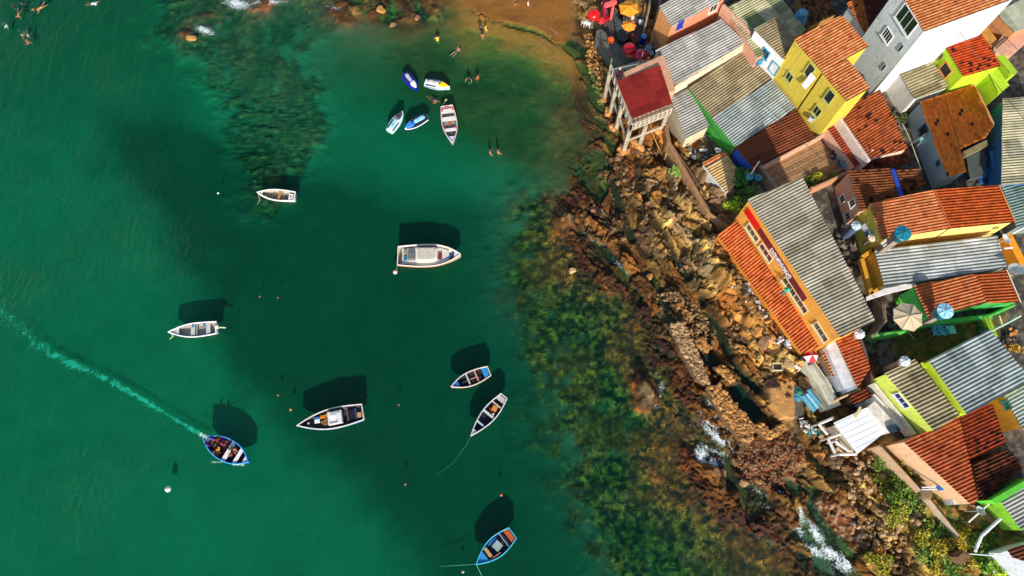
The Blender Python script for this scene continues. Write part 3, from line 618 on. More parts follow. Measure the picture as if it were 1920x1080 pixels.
hw.win(3, 1764, 104, .7, .8, pane='#3a3c1c', frame='#8f9a3a'); hw.win(3, 1774, 131, 1.3, 1.2, pane='#1f2c30', frame='#d88a4a', bars=0)
hw2 = House('low lime green walled outbuilding right of the square orange roof', [([(1852, 134), (1871, 128), (1893, 160), (1874, 176)], zw - 1.2, (1852, 134, 1871, 128), 'fine', P('#b8dc1e', .7, .1))], '#b8dc1e', cat='outbuilding', ins=.02)
hw3 = House('lime green slab roof beside the pink terrace', [([(1868, 106), (1883, 101), (1908, 136), (1897, 140)], zw - .9, (1868, 106, 1883, 101), 'fine', P('#a8cc22', .7, .1))], '#a8cc1e', cat='outbuilding', ins=.02)
zq = 6.8
hq = House('house with a bright orange weathered tile roof above a blue-grey wall', [
    ([(1771, 176), (1826, 158), (1863, 236), (1848, 258), (1800, 280)], zq, (1771, 176, 1814, 322), 'tile', ORB),
    ([(1724, 191), (1771, 176), (1814, 322), (1777, 332)], zq, (1771, 176, 1814, 322), 'tile', ORB)], '#9fb2b8', foot=[(1724, 191), (1771, 176), (1814, 322), (1777, 332)], fz=zq)
hq.win(3, 1733, 244, .9, 1.1, pane='#18242c', frame='#22384a'); hq.win(3, 1760, 306, .5, .5, pane='#25384a', frame='#3a4c5a', sill=False)
part(MB().prism(px3([(1826, 158), (1840, 180), (1865, 232), (1858, 240)], zq - .3), 3), 'wall', P('#c8925a'), hq.root)
hz1 = House('long house with a cream and grey ribbed roof at the right edge', [([(1880, 185), (1968, 178), (1968, 342), (1877, 347)], 6.4, (1880, 185, 1968, 178), 'sheet', F('#cfc9a8', '#a9a890', .5))], '#2f6fa8')
hz2 = House('house with a slanted sheet roof touching the orange tile roof, teal shade in its colour', [([(1878, 350), (1968, 326), (1990, 420), (1906, 428)], 5.9, (1878, 350, 1968, 326), 'sheet', F('#8fa8a4', '#7c9894', .4))], '#7c8c84')  # dull teal is the roof's shadow painted into the sheet colour
haa = House('house with a pale green-grey sheet roof and a brick lattice', [([(1868, 24), (1932, -10), (1965, 32), (1903, 62)], 8.2, (1932, -10, 1965, 32), 'sheet', F('#c4cdb8', '#b4bda8', .25))], '#d8925a')
# --- restaurant
RO = [(1402, 373), (1504, 333), (1643, 601), (1574, 634)]
zo = ztop((1405, 380), (1381, 414), 4.6)
ho = House('long restaurant building with orange facade, signs and a grey ribbed roof', [(RO, [zo, zo + 1.7, zo + 1.5, zo], (1402, 373, 1504, 333), 'sheet', ROOF('sheet', '#b4ae9c', '#a39c88', .5))], '#f0a640', name='restaurant', cat='restaurant', ins=.1)
for (x, y, pa_) in ((1412, 436, '#5a4a34'), (1437, 473, '#6a2034'), (1481, 537, '#4a3a2a'), (1502, 569, '#5a4030'), (1540, 622, '#5a5248')): ho.win(3, x, y, 1.9, .95, pane=pa_, frame='#d8cfa8', bars=2)
def strokes(A, B, c0, c1, rows, nch, hgt, mat, root, seed, name):
    """a line of letter-like marks between pixel points c0 and c1 on the wall A-B"""
    r_ = random.Random(seed); p0 = onwall(*c0, A, B); p1 = onwall(*c1, A, B); rz = math.atan2(B.y - A.y, B.x - A.x); nn = ho.out(A, B)
    mb = MB(); e = Vector((math.cos(rz), math.sin(rz), 0))
    if (p1 - p0).dot(e) < 0: e = -e
    Lw = (p1 - p0).length / nch
    for rr in range(rows):
        for i in range(nch):
            c = p0 + (p1 - p0) * ((i + .5) / nch) + nn * .075 + Vector((0, 0, (rr - (rows - 1) / 2) * hgt * 1.25))
            k = r_.randrange(5); w = Lw * .62; t = .07
            mb.box(c - e * w / 2, (t, .03, hgt), rz)
            if k in (0, 1, 2): mb.box(c + e * w / 2, (t, .03, hgt * .95), rz)
            if k in (0, 3): mb.box(c + Vector((0, 0, hgt / 2)), (w, .035, t), rz)
            if k in (1, 3, 4): mb.box(c - Vector((0, 0, hgt / 2 - .02)), (w, .035, t), rz)
            if k in (0, 2, 4): mb.box(c, (w, .032, t), rz)
    return part(mb, name, mat, root)
A_, B_ = ho.fp[3], ho.fp[0]
def band(c0, c1, hh_, col, off=.06, name='sign_band'):
    p0 = onwall(*c0, A_, B_); p1 = onwall(*c1, A_, B_); nn = ho.out(A_, B_); rz = math.atan2(B_.y - A_.y, B_.x - A_.x); zc_ = (p0.z + p1.z) / 2
    c = (p0 + p1) / 2; c.z = zc_; return part(MB().box(c + nn * off * .5, ((p1 - p0).xy.length, off, hh_), rz), name, P(col, .4, .06), ho.root)
s1 = band((1400, 393), (1422, 428), 1.05, '#e00f14', .1, 'red_sign'); s2 = band((1423, 430), (1510, 562), .95, '#6a1f26', .08, 'maroon_sign')
strokes(A_, B_, (1406, 402), (1414, 416), 1, 4, .5, P('#f2eef0', .4, .05), s1, 3, 'lettering')
strokes(A_, B_, (1446, 466), (1483, 521), 2, 13, .3, P('#f4f0f0', .4, .05), s2, 5, 'lettering')
za = [5.3, 6.2, 6.2, 5.3]
AW = [(1345, 440), (1381, 414), (1537, 648), (1504, 665)]
aw = House('long red tiled awning roof of the restaurant veranda facing the rocks', [(AW, [4.1, 4.6, 4.6, 4.1], (1345, 440, 1381, 414), 'tile', T('#bf4e26', '#d8703c', .12))], '#e8962a', name='veranda', cat='veranda', ins=.12)
hqq = House('small hut with an orange tile roof by the retaining wall', [
    ([(1317, 306), (1359, 283), (1364, 290), (1322, 314)], 3.9, (1317, 306, 1359, 283), 'tile', ORT),
    ([(1322, 314), (1364, 290), (1392, 330), (1364, 364)], 3.9, (1317, 306, 1359, 283), 'tile', T('#e0b488', '#cfa070', .3))], '#cfd4cc', name='hut', cat='hut', foot=[(1317, 306), (1359, 283), (1392, 330), (1364, 364)], fz=3.9)
# --- stilt house
st = thing('stilt_house', 'stilt house with a dark red roof standing over the rocks', 'house', U(1205, 200, 0.5))
zs = 6.9; SP = px3([(1156, 152), (1237, 121), (1261, 194), (1185, 223)], [zs, zs + .3, zs + .3, zs])
roof(st, SP, (lambda a, b: (b.x - a.x, b.y - a.y))(SP[0], SP[1]), ROOF('sheet', '#9a2c28', '#8c2622', .15), 'fine')
zk = 4.7; DK = px3([(1143, 131), (1203, 112), (1237, 119), (1256, 214), (1182, 244)], zk)
part(MB().prism(DK, zk - .28), 'deck', P('#b8ab92', .8, .3), st)
IN_ = inset(px3([(1162, 158), (1237, 124), (1260, 192), (1189, 220)], zk), .1); part(MB().prism(IN_, zk, zs - .05), 'wall', P('#d8a07c', .8, .25), st)
bm_ = MB()
E0, E1, E2 = U(1143, 131, zk), U(1182, 244, zk), U(1256, 214, zk)
for a, b in ((E0, E1), (E1, E2)):
    L3 = (b - a); n_ = 9
    for i in range(n_ + 1):
        p = a + L3 * i / n_; bm_.box(p + Vector((0, 0, .5)), (.14, .14, 1.0))
    bm_.tube([a + Vector((0, 0, 1.02)), b + Vector((0, 0, 1.02))], .09, 6)
    bm_.tube([a + Vector((0, 0, .5)), b + Vector((0, 0, .5))], .05, 6)
part(bm_, 'railing', P('#c0b6a2', .7, .3), st)
for (a, b) in (((1143, 131), (1182, 244)), ((1182, 244), (1256, 214))):
    for zz in (2.6,):
        p = U(*a, zk); q = U(*b, zk); p.z = q.z = zz; part(MB().tube([p, q], .16, 6), 'beam', P('#b4a890', .8, .3), st)
for (x, y) in ((1144, 134), (1155, 165), (1166, 198), (1181, 242), (1212, 231), (1250, 214), (1232, 170), (1205, 140)):
    p = U(x, y, zk); gz = hz(p.x, p.y); part(MB().box((p.x, p.y, (zk - .28 + gz - .6) / 2), (.42, .42, zk - .28 - gz + .6)), 'pillar', P('#aea28c', .8, .35), st)
    ft = MB()
    for k in range(7): ft.blob((p.x + random.uniform(-.5, .5), p.y + random.uniform(-.5, .5), gz + .05), random.uniform(.3, .55), .2, (1, 1, .7), random.uniform(0, 3))
    part(ft, 'footing', STONE(('#c98a4a', '#a8622c', '#d8a468')), st)
part(MB().tube([U(1143, 131, zk + 1.9), U(1200, 119, zk + 1.9), U(1208, 134, zk + 1.9)], .06, 6).tube([U(1143, 131, zk), U(1143, 131, zk) + Vector((0, 0, 1.9))], .06).tube([U(1200, 119, zk), U(1200, 119, zk) + Vector((0, 0, 1.9))], .06), 'pergola', P('#8a8378'), st)
# --- deck
dk = thing('wooden_deck', 'weathered plank deck beside the brown ribbed roof', 'deck', U(1500, 300, 3.9))
DP = px3([(1430, 312), (1534, 260), (1592, 322), (1512, 350), (1455, 347)], 3.9)
def planks(root, pts, dirv, z, mat, w=.16, name='planks'):
    d = Vector(dirv).normalized(); e = Vector((-d.y, d.x)); us = [p.x * e.x + p.y * e.y for p in pts]; vs = [p.x * d.x + p.y * d.y for p in pts]
    bm = bmesh.new(); u = min(us)
    while u < max(us):
        q = [(u, min(vs)), (u + w - .025, min(vs)), (u + w - .025, max(vs)), (u, max(vs))]
        zz = z + random.uniform(-.008, .008); f = bm.faces.new([bm.verts.new((e.x * a + d.x * b, e.y * a + d.y * b, zz)) for a, b in q]); u += w
    clip_poly(bm, pts); r_ = bmesh.ops.extrude_face_region(bm, geom=bm.faces[:]); bmesh.ops.translate(bm, vec=(0, 0, -.05), verts=[v for v in r_['geom'] if isinstance(v, bmesh.types.BMVert)])
    bmesh.ops.recalc_face_normals(bm, faces=bm.faces[:]); bmesh.ops.translate(bm, vec=-Vector(root.location), verts=bm.verts[:])
    me = bpy.data.meshes.new(name); bm.to_mesh(me); bm.free(); me.materials.append(mat); o = bpy.data.objects.new(name, me); COL.objects.link(o); o.parent = root; return o
planks(dk, DP, tuple((DP[1] - DP[0]).xy), 3.95, STONE(('#a8835c', '#8a6a4a', '#b8946a'), 1.2))
part(MB().prism(inset(DP, .2), 1.5, 3.87), 'base', P('#8c7a66'), dk)
# --- shed of white panels under construction
wb = thing('panel_roof_shed', 'unfinished shed roofed with white panels and dark joints', 'shed', U(1615, 808, 2.8))
WP = px3([(1563, 793), (1625, 764), (1665, 806), (1608, 851)], 4.2)
sd_ = (WP[1] - WP[0]).xy.normalized(); ed_ = (WP[3] - WP[0])
planks(wb, WP, tuple(sd_), 4.2, P('#e8eaea', .5, .08), .52, 'roof_panel')
part(MB().prism(inset(WP, .1), 4.0, 4.12), 'frame', P('#2c2c30'), wb)
part(MB().prism(inset(WP, .3), 1.5, 4.0), 'wall', P('#c9bba4'), wb)
b_ = MB()
for q in ([(1535, 795), (1563, 783)], [(1535, 795), (1552, 815)], [(1552, 822), (1580, 812)], [(1552, 822), (1566, 850)], [(1573, 852), (1606, 851)], [(1566, 827), (1590, 845)]):
    p0, p1 = px3(q, 3.2); b_.tube([p0, p1], .14, 6); b_.tube([p0, (p0.x, p0.y, 1.5)], .1, 6)
part(b_, 'beam', P('#e2ddd2'), wb)
def wallrun(pts, z, base, th, col, label, name='garden_wall', cat='wall', mat=None):
    w = [U(p[0], p[1], z) for p in pts]; t = thing(name, label, cat, (w[0].x, w[0].y, base)); mb = MB()
    for a, b in zip(w, w[1:]):
        d = (b - a).xy.normalized(); e = Vector((-d.y, d.x)) * th / 2; x = Vector((d.x, d.y)) * th * .49
        mb.prism([(a.x - x.x + e.x, a.y - x.y + e.y), (b.x + x.x + e.x, b.y + x.y + e.y), (b.x + x.x - e.x, b.y + x.y - e.y), (a.x - x.x - e.x, a.y - x.y - e.y)], base, z + random.uniform(-.01, .01))
    part(mb, 'wall', mat or WALL(col), t); part(MB().tube([v + Vector((0, 0, .02)) for v in w], th * .3, 6), 'coping', mat or P(mulc(C(col), .9), .85, .3), t); return t
wallrun([(1431, 312), (1488, 281), (1532, 258), (1545, 250)], 4.9, 2, .28, '#d8a888', 'pinkish parapet between the brown roof and the wooden deck')
wallrun([(1427, 311), (1455, 350)], 4.7, 2, .3, '#a89078', 'worn low wall along the left end of the wooden deck')
wallrun([(1524, 352), (1592, 322)], 4.9, 2, .28, '#c99068', 'tan parapet in front of the flower pots on the wooden deck')
wallrun([(1567, 209), (1629, 299)], 6.9, 4, .3, '#e0cfc4', 'whitish parapet between the narrow red roof and the red tiled house')
wallrun([(1358, 10), (1407, 62)], 7.1, 3, .35, '#e2a88c', 'flaking pink wall between two ribbed roofs near the top')
wallrun([(1262, 165), (1395, 88)], 5.5, 2, .35, '#e6d8bc', 'cream wall top along the lower edge of the long pale roof')
wallrun([(1638, 628), (1690, 622), (1740, 606), (1855, 592), (1900, 572)], 5.0, 2, .35, '#57c24a', 'green boundary wall with a pale coping above the grassy yard')
wallrun([(1655, 552), (1660, 600), (1640, 628)], 5.2, 2, .3, '#8c7c66', 'grey wall at the left side of the parasol terrace')
wallrun([(1851, 595), (1865, 628)], 5.0, 2, .5, '#a8cc2c', 'short lime green wall at the right end of the yard')
wallrun([(1733, 684), (1747, 680), (1812, 770), (1797, 776)], 6.4, 2, .5, '#bfd42e', 'lime green wall between the cream roof and the blue-grey roof')
wallrun([(1641, 719), (1717, 812)], 4.5, 1.5, .2, '#e8e2cc', 'thin white wall below the lime green house')
wallrun([(1250, 242), (1255, 268), (1330, 400), (1370, 430)], 3.0, .3, .4, '#a87e54', 'long stepped brown retaining wall above the rocks')
wallrun([(1651, 838), (1726, 920)], 3.0, .6, .28, '#c9a884', 'concrete drain wall running down from the panel roofed shed')
wallrun([(1738, 932), (1796, 1004)], 2.9, .6, .3, '#cfb898', 'concrete drain wall below the round well cover')
wallrun([(1520, 684), (1545, 720), (1562, 753)], 3.3, 1, 1.1, '#c9c7b0', 'broad pale concrete wall beside the red umbrella')
wallrun([(1563, 752), (1612, 730)], 3.6, 1, .25, '#d8b484', 'tan wall below the small backyard')
wallrun([(1600, 700), (1660, 700)], 3.9, 2, .2, '#5c4a3c', 'dark low wall under the round white tank')
ptc = thing('pink_terrace', 'flat salmon pink terrace roof near the upper right corner', 'building', U(1890, 80, 4))
part(MB().prism(px3([(1864, 88), (1880, 66), (1932, 50), (1945, 60), (1892, 106), (1862, 97)], 7.0), 3), 'slab', P('#e0a88c', .8, .25), ptc); part(MB().tube(px3([(1868, 90), (1905, 58)], 7.2), .08), 'pipe', P('#6a4a3c'), ptc)
or_ = thing('orange_block', 'orange rendered wall block below the white side wall', 'building', U(1850, 70, 4))
part(MB().prism(px3([(1838, 60), (1850, 48), (1874, 80), (1862, 95)], 6.8), 3), 'wall', P('#d8923c', .8, .25), or_); part(MB().prism(px3([(1852, 46), (1866, 30), (1897, 62), (1878, 76)], 6.0), 3), 'slab', P('#7c7048', .9, .4), or_)
yb = thing('yellow_balcony', 'orange-yellow framed balcony left of the long white roof', 'balcony', U(1630, 520, 3))
for a, b in (((1618, 482), (1637, 468)), ((1637, 468), (1657, 536)), ((1657, 536), (1634, 552)), ((1616, 486), (1634, 552))):
    p, q = U(*a, 5.4), U(*b, 5.4); p.z = q.z = 5.2; part(MB().box((p + q) / 2, ((q - p).xy.length + .1, .4, .55), math.atan2((q - p).y, (q - p).x)), 'beam', P('#dba02c', .8, .2), yb)
part(MB().prism(px3([(1622, 490), (1640, 478), (1655, 532), (1636, 545)], 3.4), 2), 'floor', P('#5a4a44'), yb)
for a in ((1626, 495), (1650, 530)): part(MB().lathe([(.6, 0), (.55, .35), (.05, .6)], U(*a, 3.5), 8), 'cushion', P('#3fa0b8'), yb)
oc = thing('orange_stair_wall', 'bright orange diagonal wall between the two satellite dishes', 'wall', U(1895, 470, 3))
part(MB().prism(px3([(1884, 442), (1896, 436), (1923, 488), (1925, 502), (1912, 494)], 5.6), 2), 'wall', P('#f09a14', .7, .15), oc)
# ================================================================== boats
def local_boat(bow, stern, z=.4):
    b = U(*bow, z); s = U(*stern, z); d = b - s; return (b + s) / 2, math.atan2(d.y, d.x), d.xy.length
def hull_fn(Lh, B, tr=.72, full=2.2, sheer=.25, zg=.5, double=False):
    def w(t):
        if double: return B / 2 * (1 - abs(2 * t - .96) ** full) if t < .96 else B / 2 * max(0, (1 - abs(2 * t - .96) ** full))
        a = tr + (1 - tr) * math.sin(min(1, t / .42) * math.pi / 2) if t < .42 else 1 - ((t - .42) / .58) ** full
        return B / 2 * max(a, 0.0)
    def zr(t): return zg + sheer * max(0, (t - .3) / .7) ** 2 + (.06 * (1 - t / .3) if t < .3 else 0) + (.12 * (1 - t * 3) if double and t < .33 else 0)
    return w, zr
def make_boat(label, bow, stern, B, hullc, rimc, inc, thwarts=(), fore=None, aft=None, tr=.72, full=2.2, zg=.5, double=False, extra=None, stripe=None, group='small boats moored in the bay', name='rowing_boat', cat='boat', floorc=None):
    c, rz, Lh = local_boat(bow, stern); t0 = thing(name, label, cat, (c.x, c.y, 0), rz, group); w, zr = hull_fn(Lh, B, tr, full, zg=zg, double=double)
    N = 22; X_ = lambda t: -Lh / 2 + Lh * t
    def loft(secs, caps=True):
        mb = MB(); m_ = len(secs[0]); vs = [v for s_ in secs for v in s_]; fs = []
        for i in range(len(secs) - 1):
            for k in range(m_ - 1): fs.append((i * m_ + k, (i + 1) * m_ + k, (i + 1) * m_ + k + 1, i * m_ + k + 1))
        if caps: fs.append(tuple(range(m_)))
        return mb.add(vs, fs)
    outer = []; inner = []
    for i in range(N + 1):
        t = i / N; ww = max(w(t), .015); z = zr(t); kz = -.5 + .6 * max(0, (t - .7) / .3) ** 2; x = X_(t)
        outer.append([(x, -ww, z), (x, -ww * .93, z * .45), (x, -ww * .62, kz * .6), (x, 0, kz), (x, ww * .62, kz * .6), (x, ww * .93, z * .45), (x, ww, z)])
    for i in range(N + 1):
        t = .025 + .95 * i / N; ww = max(w(t) - .07, .008); z = zr(t) - .015; x = X_(t)
        inner.append([(x, -ww, z), (x, -ww * .9, z * .4 + .05), (x, -ww * .75, .07), (x, 0, .06), (x, ww * .75, .07), (x, ww * .9, z * .4 + .05), (x, ww, z)])
    h_ = loft(outer).build('hull', P(hullc, .45, .2, 2), t0, True)
    if stripe:
        mb = MB()
        for sgn in (-1, 1): mb.tube([(X_(i / N), sgn * max(w(i / N) + .012, .01), zr(i / N) - .14) for i in range(N + 1)], .045, 5)
        mb.build('stripe', P(stripe, .5, .1), t0)
    loft(inner).build('interior', P(inc, .65, .35, 4), t0)
    mb = MB()
    for sgn in (-1, 1): mb.tube([(X_(i / N), sgn * max(w(i / N) - .03, .0), zr(i / N) + .01) for i in range(N + 1)], .06, 6)
    mb.tube([(X_(0), -w(0), zr(0)), (X_(0), w(0), zr(0))], .06, 6); mb.build('gunwale', P(rimc, .45, .15, 3), t0)
    if floorc:
        mb = MB()
        for i in range(7):
            x = X_(.16 + .6 * i / 7 + .04); mb.box((x, 0, .1), (Lh * .07, w(.2 + .5 * i / 7) * 1.25, .02))
        mb.build('floorboards', P(floorc, .8, .5, 6), t0)
    for (t, wd, col) in thwarts:
        ww = w(t) - .05; MB().box((X_(t), 0, zr(t) - .1), (wd, ww * 2, .05)).build('thwart', P(col, .7, .2, 4), t0)
    def deck(t1, t2, col, nm):
        mb = MB(); ts = [t1 + (t2 - t1) * i / 6 for i in range(7)]; pts = [(X_(t), -max(w(t) - .04, .01)) for t in ts] + [(X_(t), max(w(t) - .04, .01)) for t in reversed(ts)]
        z = min(zr(t1), zr(t2)) - .03; mb.prism(pts, z - .05, z); mb.build(nm, P(col, .6, .2, 3), t0)
    if fore: deck(fore[0], .97, fore[1], 'foredeck')
    if aft: deck(.03, aft[0], aft[1], 'stern_seat')
    if extra: extra(t0, X_, w, zr, Lh)
    return t0, c, rz, Lh
def lb(c, s, rz=0.0): return MB().box(c, s, rz)
def ex_white(t0, X_, w, zr, Lh):
    lb((X_(.1), .1, .4), (.45, .7, .25)).build('stern_box', P('#e9e6e0', .5, .1), t0)
    lb((X_(.1), .1, .54), (.12, .3, .03)).build('hatch', P('#8a3a2a'), t0)
    mb = MB(); [mb.blob((X_(random.uniform(.2, .75)), random.uniform(-.45, .45), .12), random.uniform(.05, .13), .4) for _ in range(46)]; mb.build('bilge_debris', P('#8a8468', .9, .5, 9), t0)
    lb((X_(.86), 0, .5), (.3, .2, .03), 0).build('hatch', P('#3a2c24'), t0)
make_boat('white dinghy with one tan thwart and debris in its bottom', (484, 363), (553, 369), 1.35, '#e4ddd8', '#f0eae4', '#b9b4a0', [(.42, .3, '#b9824a')], (.86, '#e6e0d8'), tr=.8, extra=ex_white)
def ex_motor(t0, X_, w, zr, Lh):
    mt = lb((X_(0) - .12, 0, .62), (.34, .26, .3)).build('outboard_motor', P('#efece0', .4, .1), t0)
    MB().tube([(X_(0) - .25, 0, .55), (X_(0) - .75, .05, .5), (X_(0) - .95, .08, .42)], .07, 8).build('drive_leg', P('#d9d09a', .5), mt)
    lb((X_(.26), -.45, .46), (.3, .3, .03)).build('seat_cover', P('#2f86b8'), t0); lb((X_(.5), -.45, .5), (.24, .32, .03)).build('seat_cover', P('#2f86b8'), t0)
make_boat('long white skiff with outboard motor and grey interior', (318, 624), (406, 615), 1.55, '#e0e2ea', '#f2eff2', '#a9a69c', [(.17, .42, '#c9c5ba'), (.5, .42, '#c9c4b8'), (.42, .12, '#a5a090')], (.78, '#cfcac0'), tr=.86, full=2.0, extra=ex_motor, name='skiff')
def ex_launch(t0, X_, w, zr, Lh):
    z = .62
    dk = MB(); ts = [.03 + .9 * i / 10 for i in range(11)]; pts = [(X_(t), -(w(t) - .16)) for t in ts] + [(X_(t), (w(t) - .16)) for t in reversed(ts)]
    dk.prism(pts, .3, z - .08); dk.build('deck', P('#dfd6c8', .6, .2, 2), t0)
    cb = MB(); q = [(X_(.33), -.75), (X_(.58), -.75), (X_(.63), -.5), (X_(.63), .5), (X_(.58), .75), (X_(.33), .75), (X_(.3), .6), (X_(.3), -.6)]
    cb.prism(q, z - .08, z + .55); cab = cb.build('cabin', P('#e6e0d4', .55, .12), t0)
    cb = MB(); cb.prism([(x * .88 + X_(.46) * .12, y * .84) for x, y in q], z + .55, z + .62); cb.build('cabin_roof', P('#cfc4b2', .6, .25, 4), cab)
    lb((X_(.22), -.1, z + .22), (.75, .75, .5)).build('engine_box', P('#6e716e', .5), t0)
    lb((X_(.67), -.05, z + .0), (.42, .75, .12)).build('hatch', P('#6c2f22'), t0)
    lb((X_(.85), -.02, z + .02), (.42, .75, .14)).build('bench', P('#27406e'), t0)
    lb((X_(.84), .55, z + .06), (.35, .4, .3)).build('locker', P('#e2d6c2'), t0)
    lb((X_(.12), -.3, z + .05), (.35, .4, .3)).build('crate', P('#1f6f9c'), t0); lb((X_(.05), -.2, z + .05), (.16, 1.0, .28)).build('stern_bench', P('#4a2a30'), t0)
    lb((X_(.12), .4, z + .1), (.35, .5, .3)).build('locker', P('#8f8a74'), t0)
    mb = MB()
    for s_ in (-1, 1): mb.tube([(X_(.04 + .86 * i / 12), s_ * (w(.04 + .86 * i / 12) - .2), z + .0) for i in range(13)], .035, 5)
    mb.build('rub_rail', P('#4a2026'), t0)
make_boat('large white launch with a cabin, dark engine box and orange-brown trim', (864, 480), (747, 482), 2.55, '#d2cfa8', '#eeddd0', '#cfc9bc', [], (.9, '#d6d4d6'), tr=.84, full=2.6, zg=.75, extra=ex_launch, stripe='#c2602c', name='launch')
def ex_fish(t0, X_, w, zr, Lh):
    cb = lb((X_(.42), .02, .62), (1.35, 1.25, .7)).build('cabin', P('#dcdcd6', .5, .15), t0)
    lb((X_(.44), .05, .99), (.55, .6, .05)).build('hatch', P('#f0f0ee'), cb); mb = MB(); mb.tube([(X_(.33), -.45, 1.02), (X_(.4), -.38, 1.08), (X_(.48), -.5, 1.02)], .03).tube([(X_(.38), .5, 1.02), (X_(.5), .5, 1.04)], .03); mb.build('handrail', P('#4a5a70'), cb)
    lb((X_(.18), 0, .42), (.7, .9, .3)).build('engine_well', P('#0c1118', .5), t0); lb((X_(.235), 0, .5), (.14, 1.1, .2)).build('bulkhead', P('#6a4a3c'), t0)
    lb((X_(.11), 0, .48), (.16, 1.1, .12)).build('bench', P('#244068'), t0); lb((X_(.06), .2, .5), (.4, .5, .08)).build('plank', P('#c98a54'), t0)
    mb = MB(); mb.prism([(X_(.56), -.1), (X_(.66), .1), (X_(.6), .55), (X_(.5), .5), (X_(.52), .2)], .35, .66); mb.build('tarp', P('#8a5f2a', .9, .4, 5), t0)
    mb = MB(); [mb.tube([(X_(.6 + random.uniform(-.06, .06)), -.35 + random.uniform(-.18, .18), .5 + random.uniform(-.05, .12)) for _ in range(4)], .035, 5) for _ in range(16)]; mb.build('fishing_net', P('#e8962a', .9, .3), t0)
    lb((X_(.7), -.12, .5), (.5, .5, .26)).build('ice_box', P('#ecebe6'), t0); lb((X_(.7), -.32, .56), (.5, .22, .2)).build('blue_box', P('#1f6fb4'), t0)
    lb((X_(.83), 0, .6), (.16, .14, .2)).build('mooring_post', P('#e6dcc0'), t0)
make_boat('long fishing boat with a pale cabin box and an orange net', (559, 799), (681, 773), 2.05, '#c9c2b8', '#ded4c8', '#4a4a52', [], None, tr=.78, full=1.9, zg=.62, extra=ex_fish, stripe='#2f78b0', name='fishing_boat', floorc='#3a3f4c')
def ex5(t0, X_, w, zr, Lh):
    lb((X_(.5), 0, .2), (Lh * .42, .14, .1)).build('keel_plank', P('#8a8078'), t0); mb = MB(); mb.blob((X_(.28), .25, .2), .2, .3, (1.3, .7, .5)); mb.blob((X_(.45), .25, .2), .16, .3, (1.3, .8, .5)); mb.build('rope_heap', P('#b9632c', .9, .4, 8), t0)
make_boat('wooden rowing boat with bright blue end seats and a dark interior', (846, 726), (917, 696), 1.5, '#b9aaa0', '#ddc9b8', '#14203a', [(.55, .18, '#b9b4ae'), (.33, .16, '#c98f74')], (.8, '#1f6fc4'), (.16, '#1f8fd0'), tr=.7, extra=ex5, floorc='#2c2a34')
def ex6(t0, X_, w, zr, Lh):
    lb((X_(.3), .05, .3), (.55, .5, .22), .3).build('tarp', P('#d98a2a', .8, .3, 6), t0); mb = MB(); [mb.blob((X_(random.uniform(.15, .42)), random.uniform(-.4, .45), .2), random.uniform(.08, .16), .4) for _ in range(12)]; mb.build('gear_heap', P('#7a3418', .9, .5, 8), t0)
    MB().blob((X_(.4), .3, .36), .12, .2).build('bucket', P('#eef0f2'), t0)
make_boat('narrow pointed boat with four grey thwarts and orange gear', (883, 818), (945, 743), 1.5, '#c2b4a8', '#d8d4d0', '#17183a', [(.22, .16, '#b5aaa0'), (.46, .24, '#c9c9c4'), (.7, .18, '#b9c4c9')], (.86, '#cfc9c4'), (.13, '#b9b8b0'), tr=.55, full=1.8, extra=ex6, floorc='#20202c')
def ex8(t0, X_, w, zr, Lh):
    lb((X_(.42), .0, .42), (.75, .75, .06), .15).build('pale_panel', P('#8fa49c'), t0); lb((X_(.66), -.1, .42), (.32, 1.0, .07)).build('plank_seat', P('#c9a06a', .8, .4), t0)
    MB().tube([(X_(.75), .5, .5), (X_(.45), .62, .52)], .04).build('oar', P('#c4705a'), t0); lb((X_(.24), 0, .3), (.05, w(.24) * 1.8, .3)).build('bulkhead', P('#bcd0c8'), t0)
    mb = MB(); mb.prism([(X_(.35), -.4), (X_(.6), -.55), (X_(.5), -.75), (X_(.32), -.7)], .2, .3); mb.build('blue_tarp', P('#2060a4'), t0)
make_boat('turquoise rimmed blue boat with an orange stern seat', (893, 1058), (961, 999), 1.85, '#1a5f9c', '#35b4d4', '#101c40', [(.2, .1, '#26305c')], (.74, '#1f86cc'), (.14, '#b8501c'), tr=.66, full=1.9, extra=ex8, floorc='#1a2240')
def ex9(t0, X_, w, zr, Lh):
    for t, s_ in ((.1, 1), (.1, -1), (.55, -1), (.6, 1)): lb((X_(t), s_ * (w(t) - .12), zr(t) + .04), (.42, .16, .06)).build('red_cushion', P('#d8203a', .5, .1), t0)
    lb((X_(.02), 0, .55), (.16, .5, .1)).build('red_cushion', P('#d8203a', .5, .1), t0)
    lb((X_(.42), 0, .22), (.6, .3, .1)).build('plank', P('#a8602a'), t0); lb((X_(.72), .1, .24), (.4, .4, .16), .4).build('bag', P('#6f4f40'), t0)
make_boat('white and red motorboat with wide white benches', (849, 270), (838, 200), 1.75, '#e4dde0', '#eccfd2', '#a49c98', [(.12, .55, '#ebe4dc'), (.33, .55, '#eae2d8'), (.63, .4, '#eee8e0')], (.82, '#cfdde8'), tr=.78, full=2.2, extra=ex9, name='motorboat')
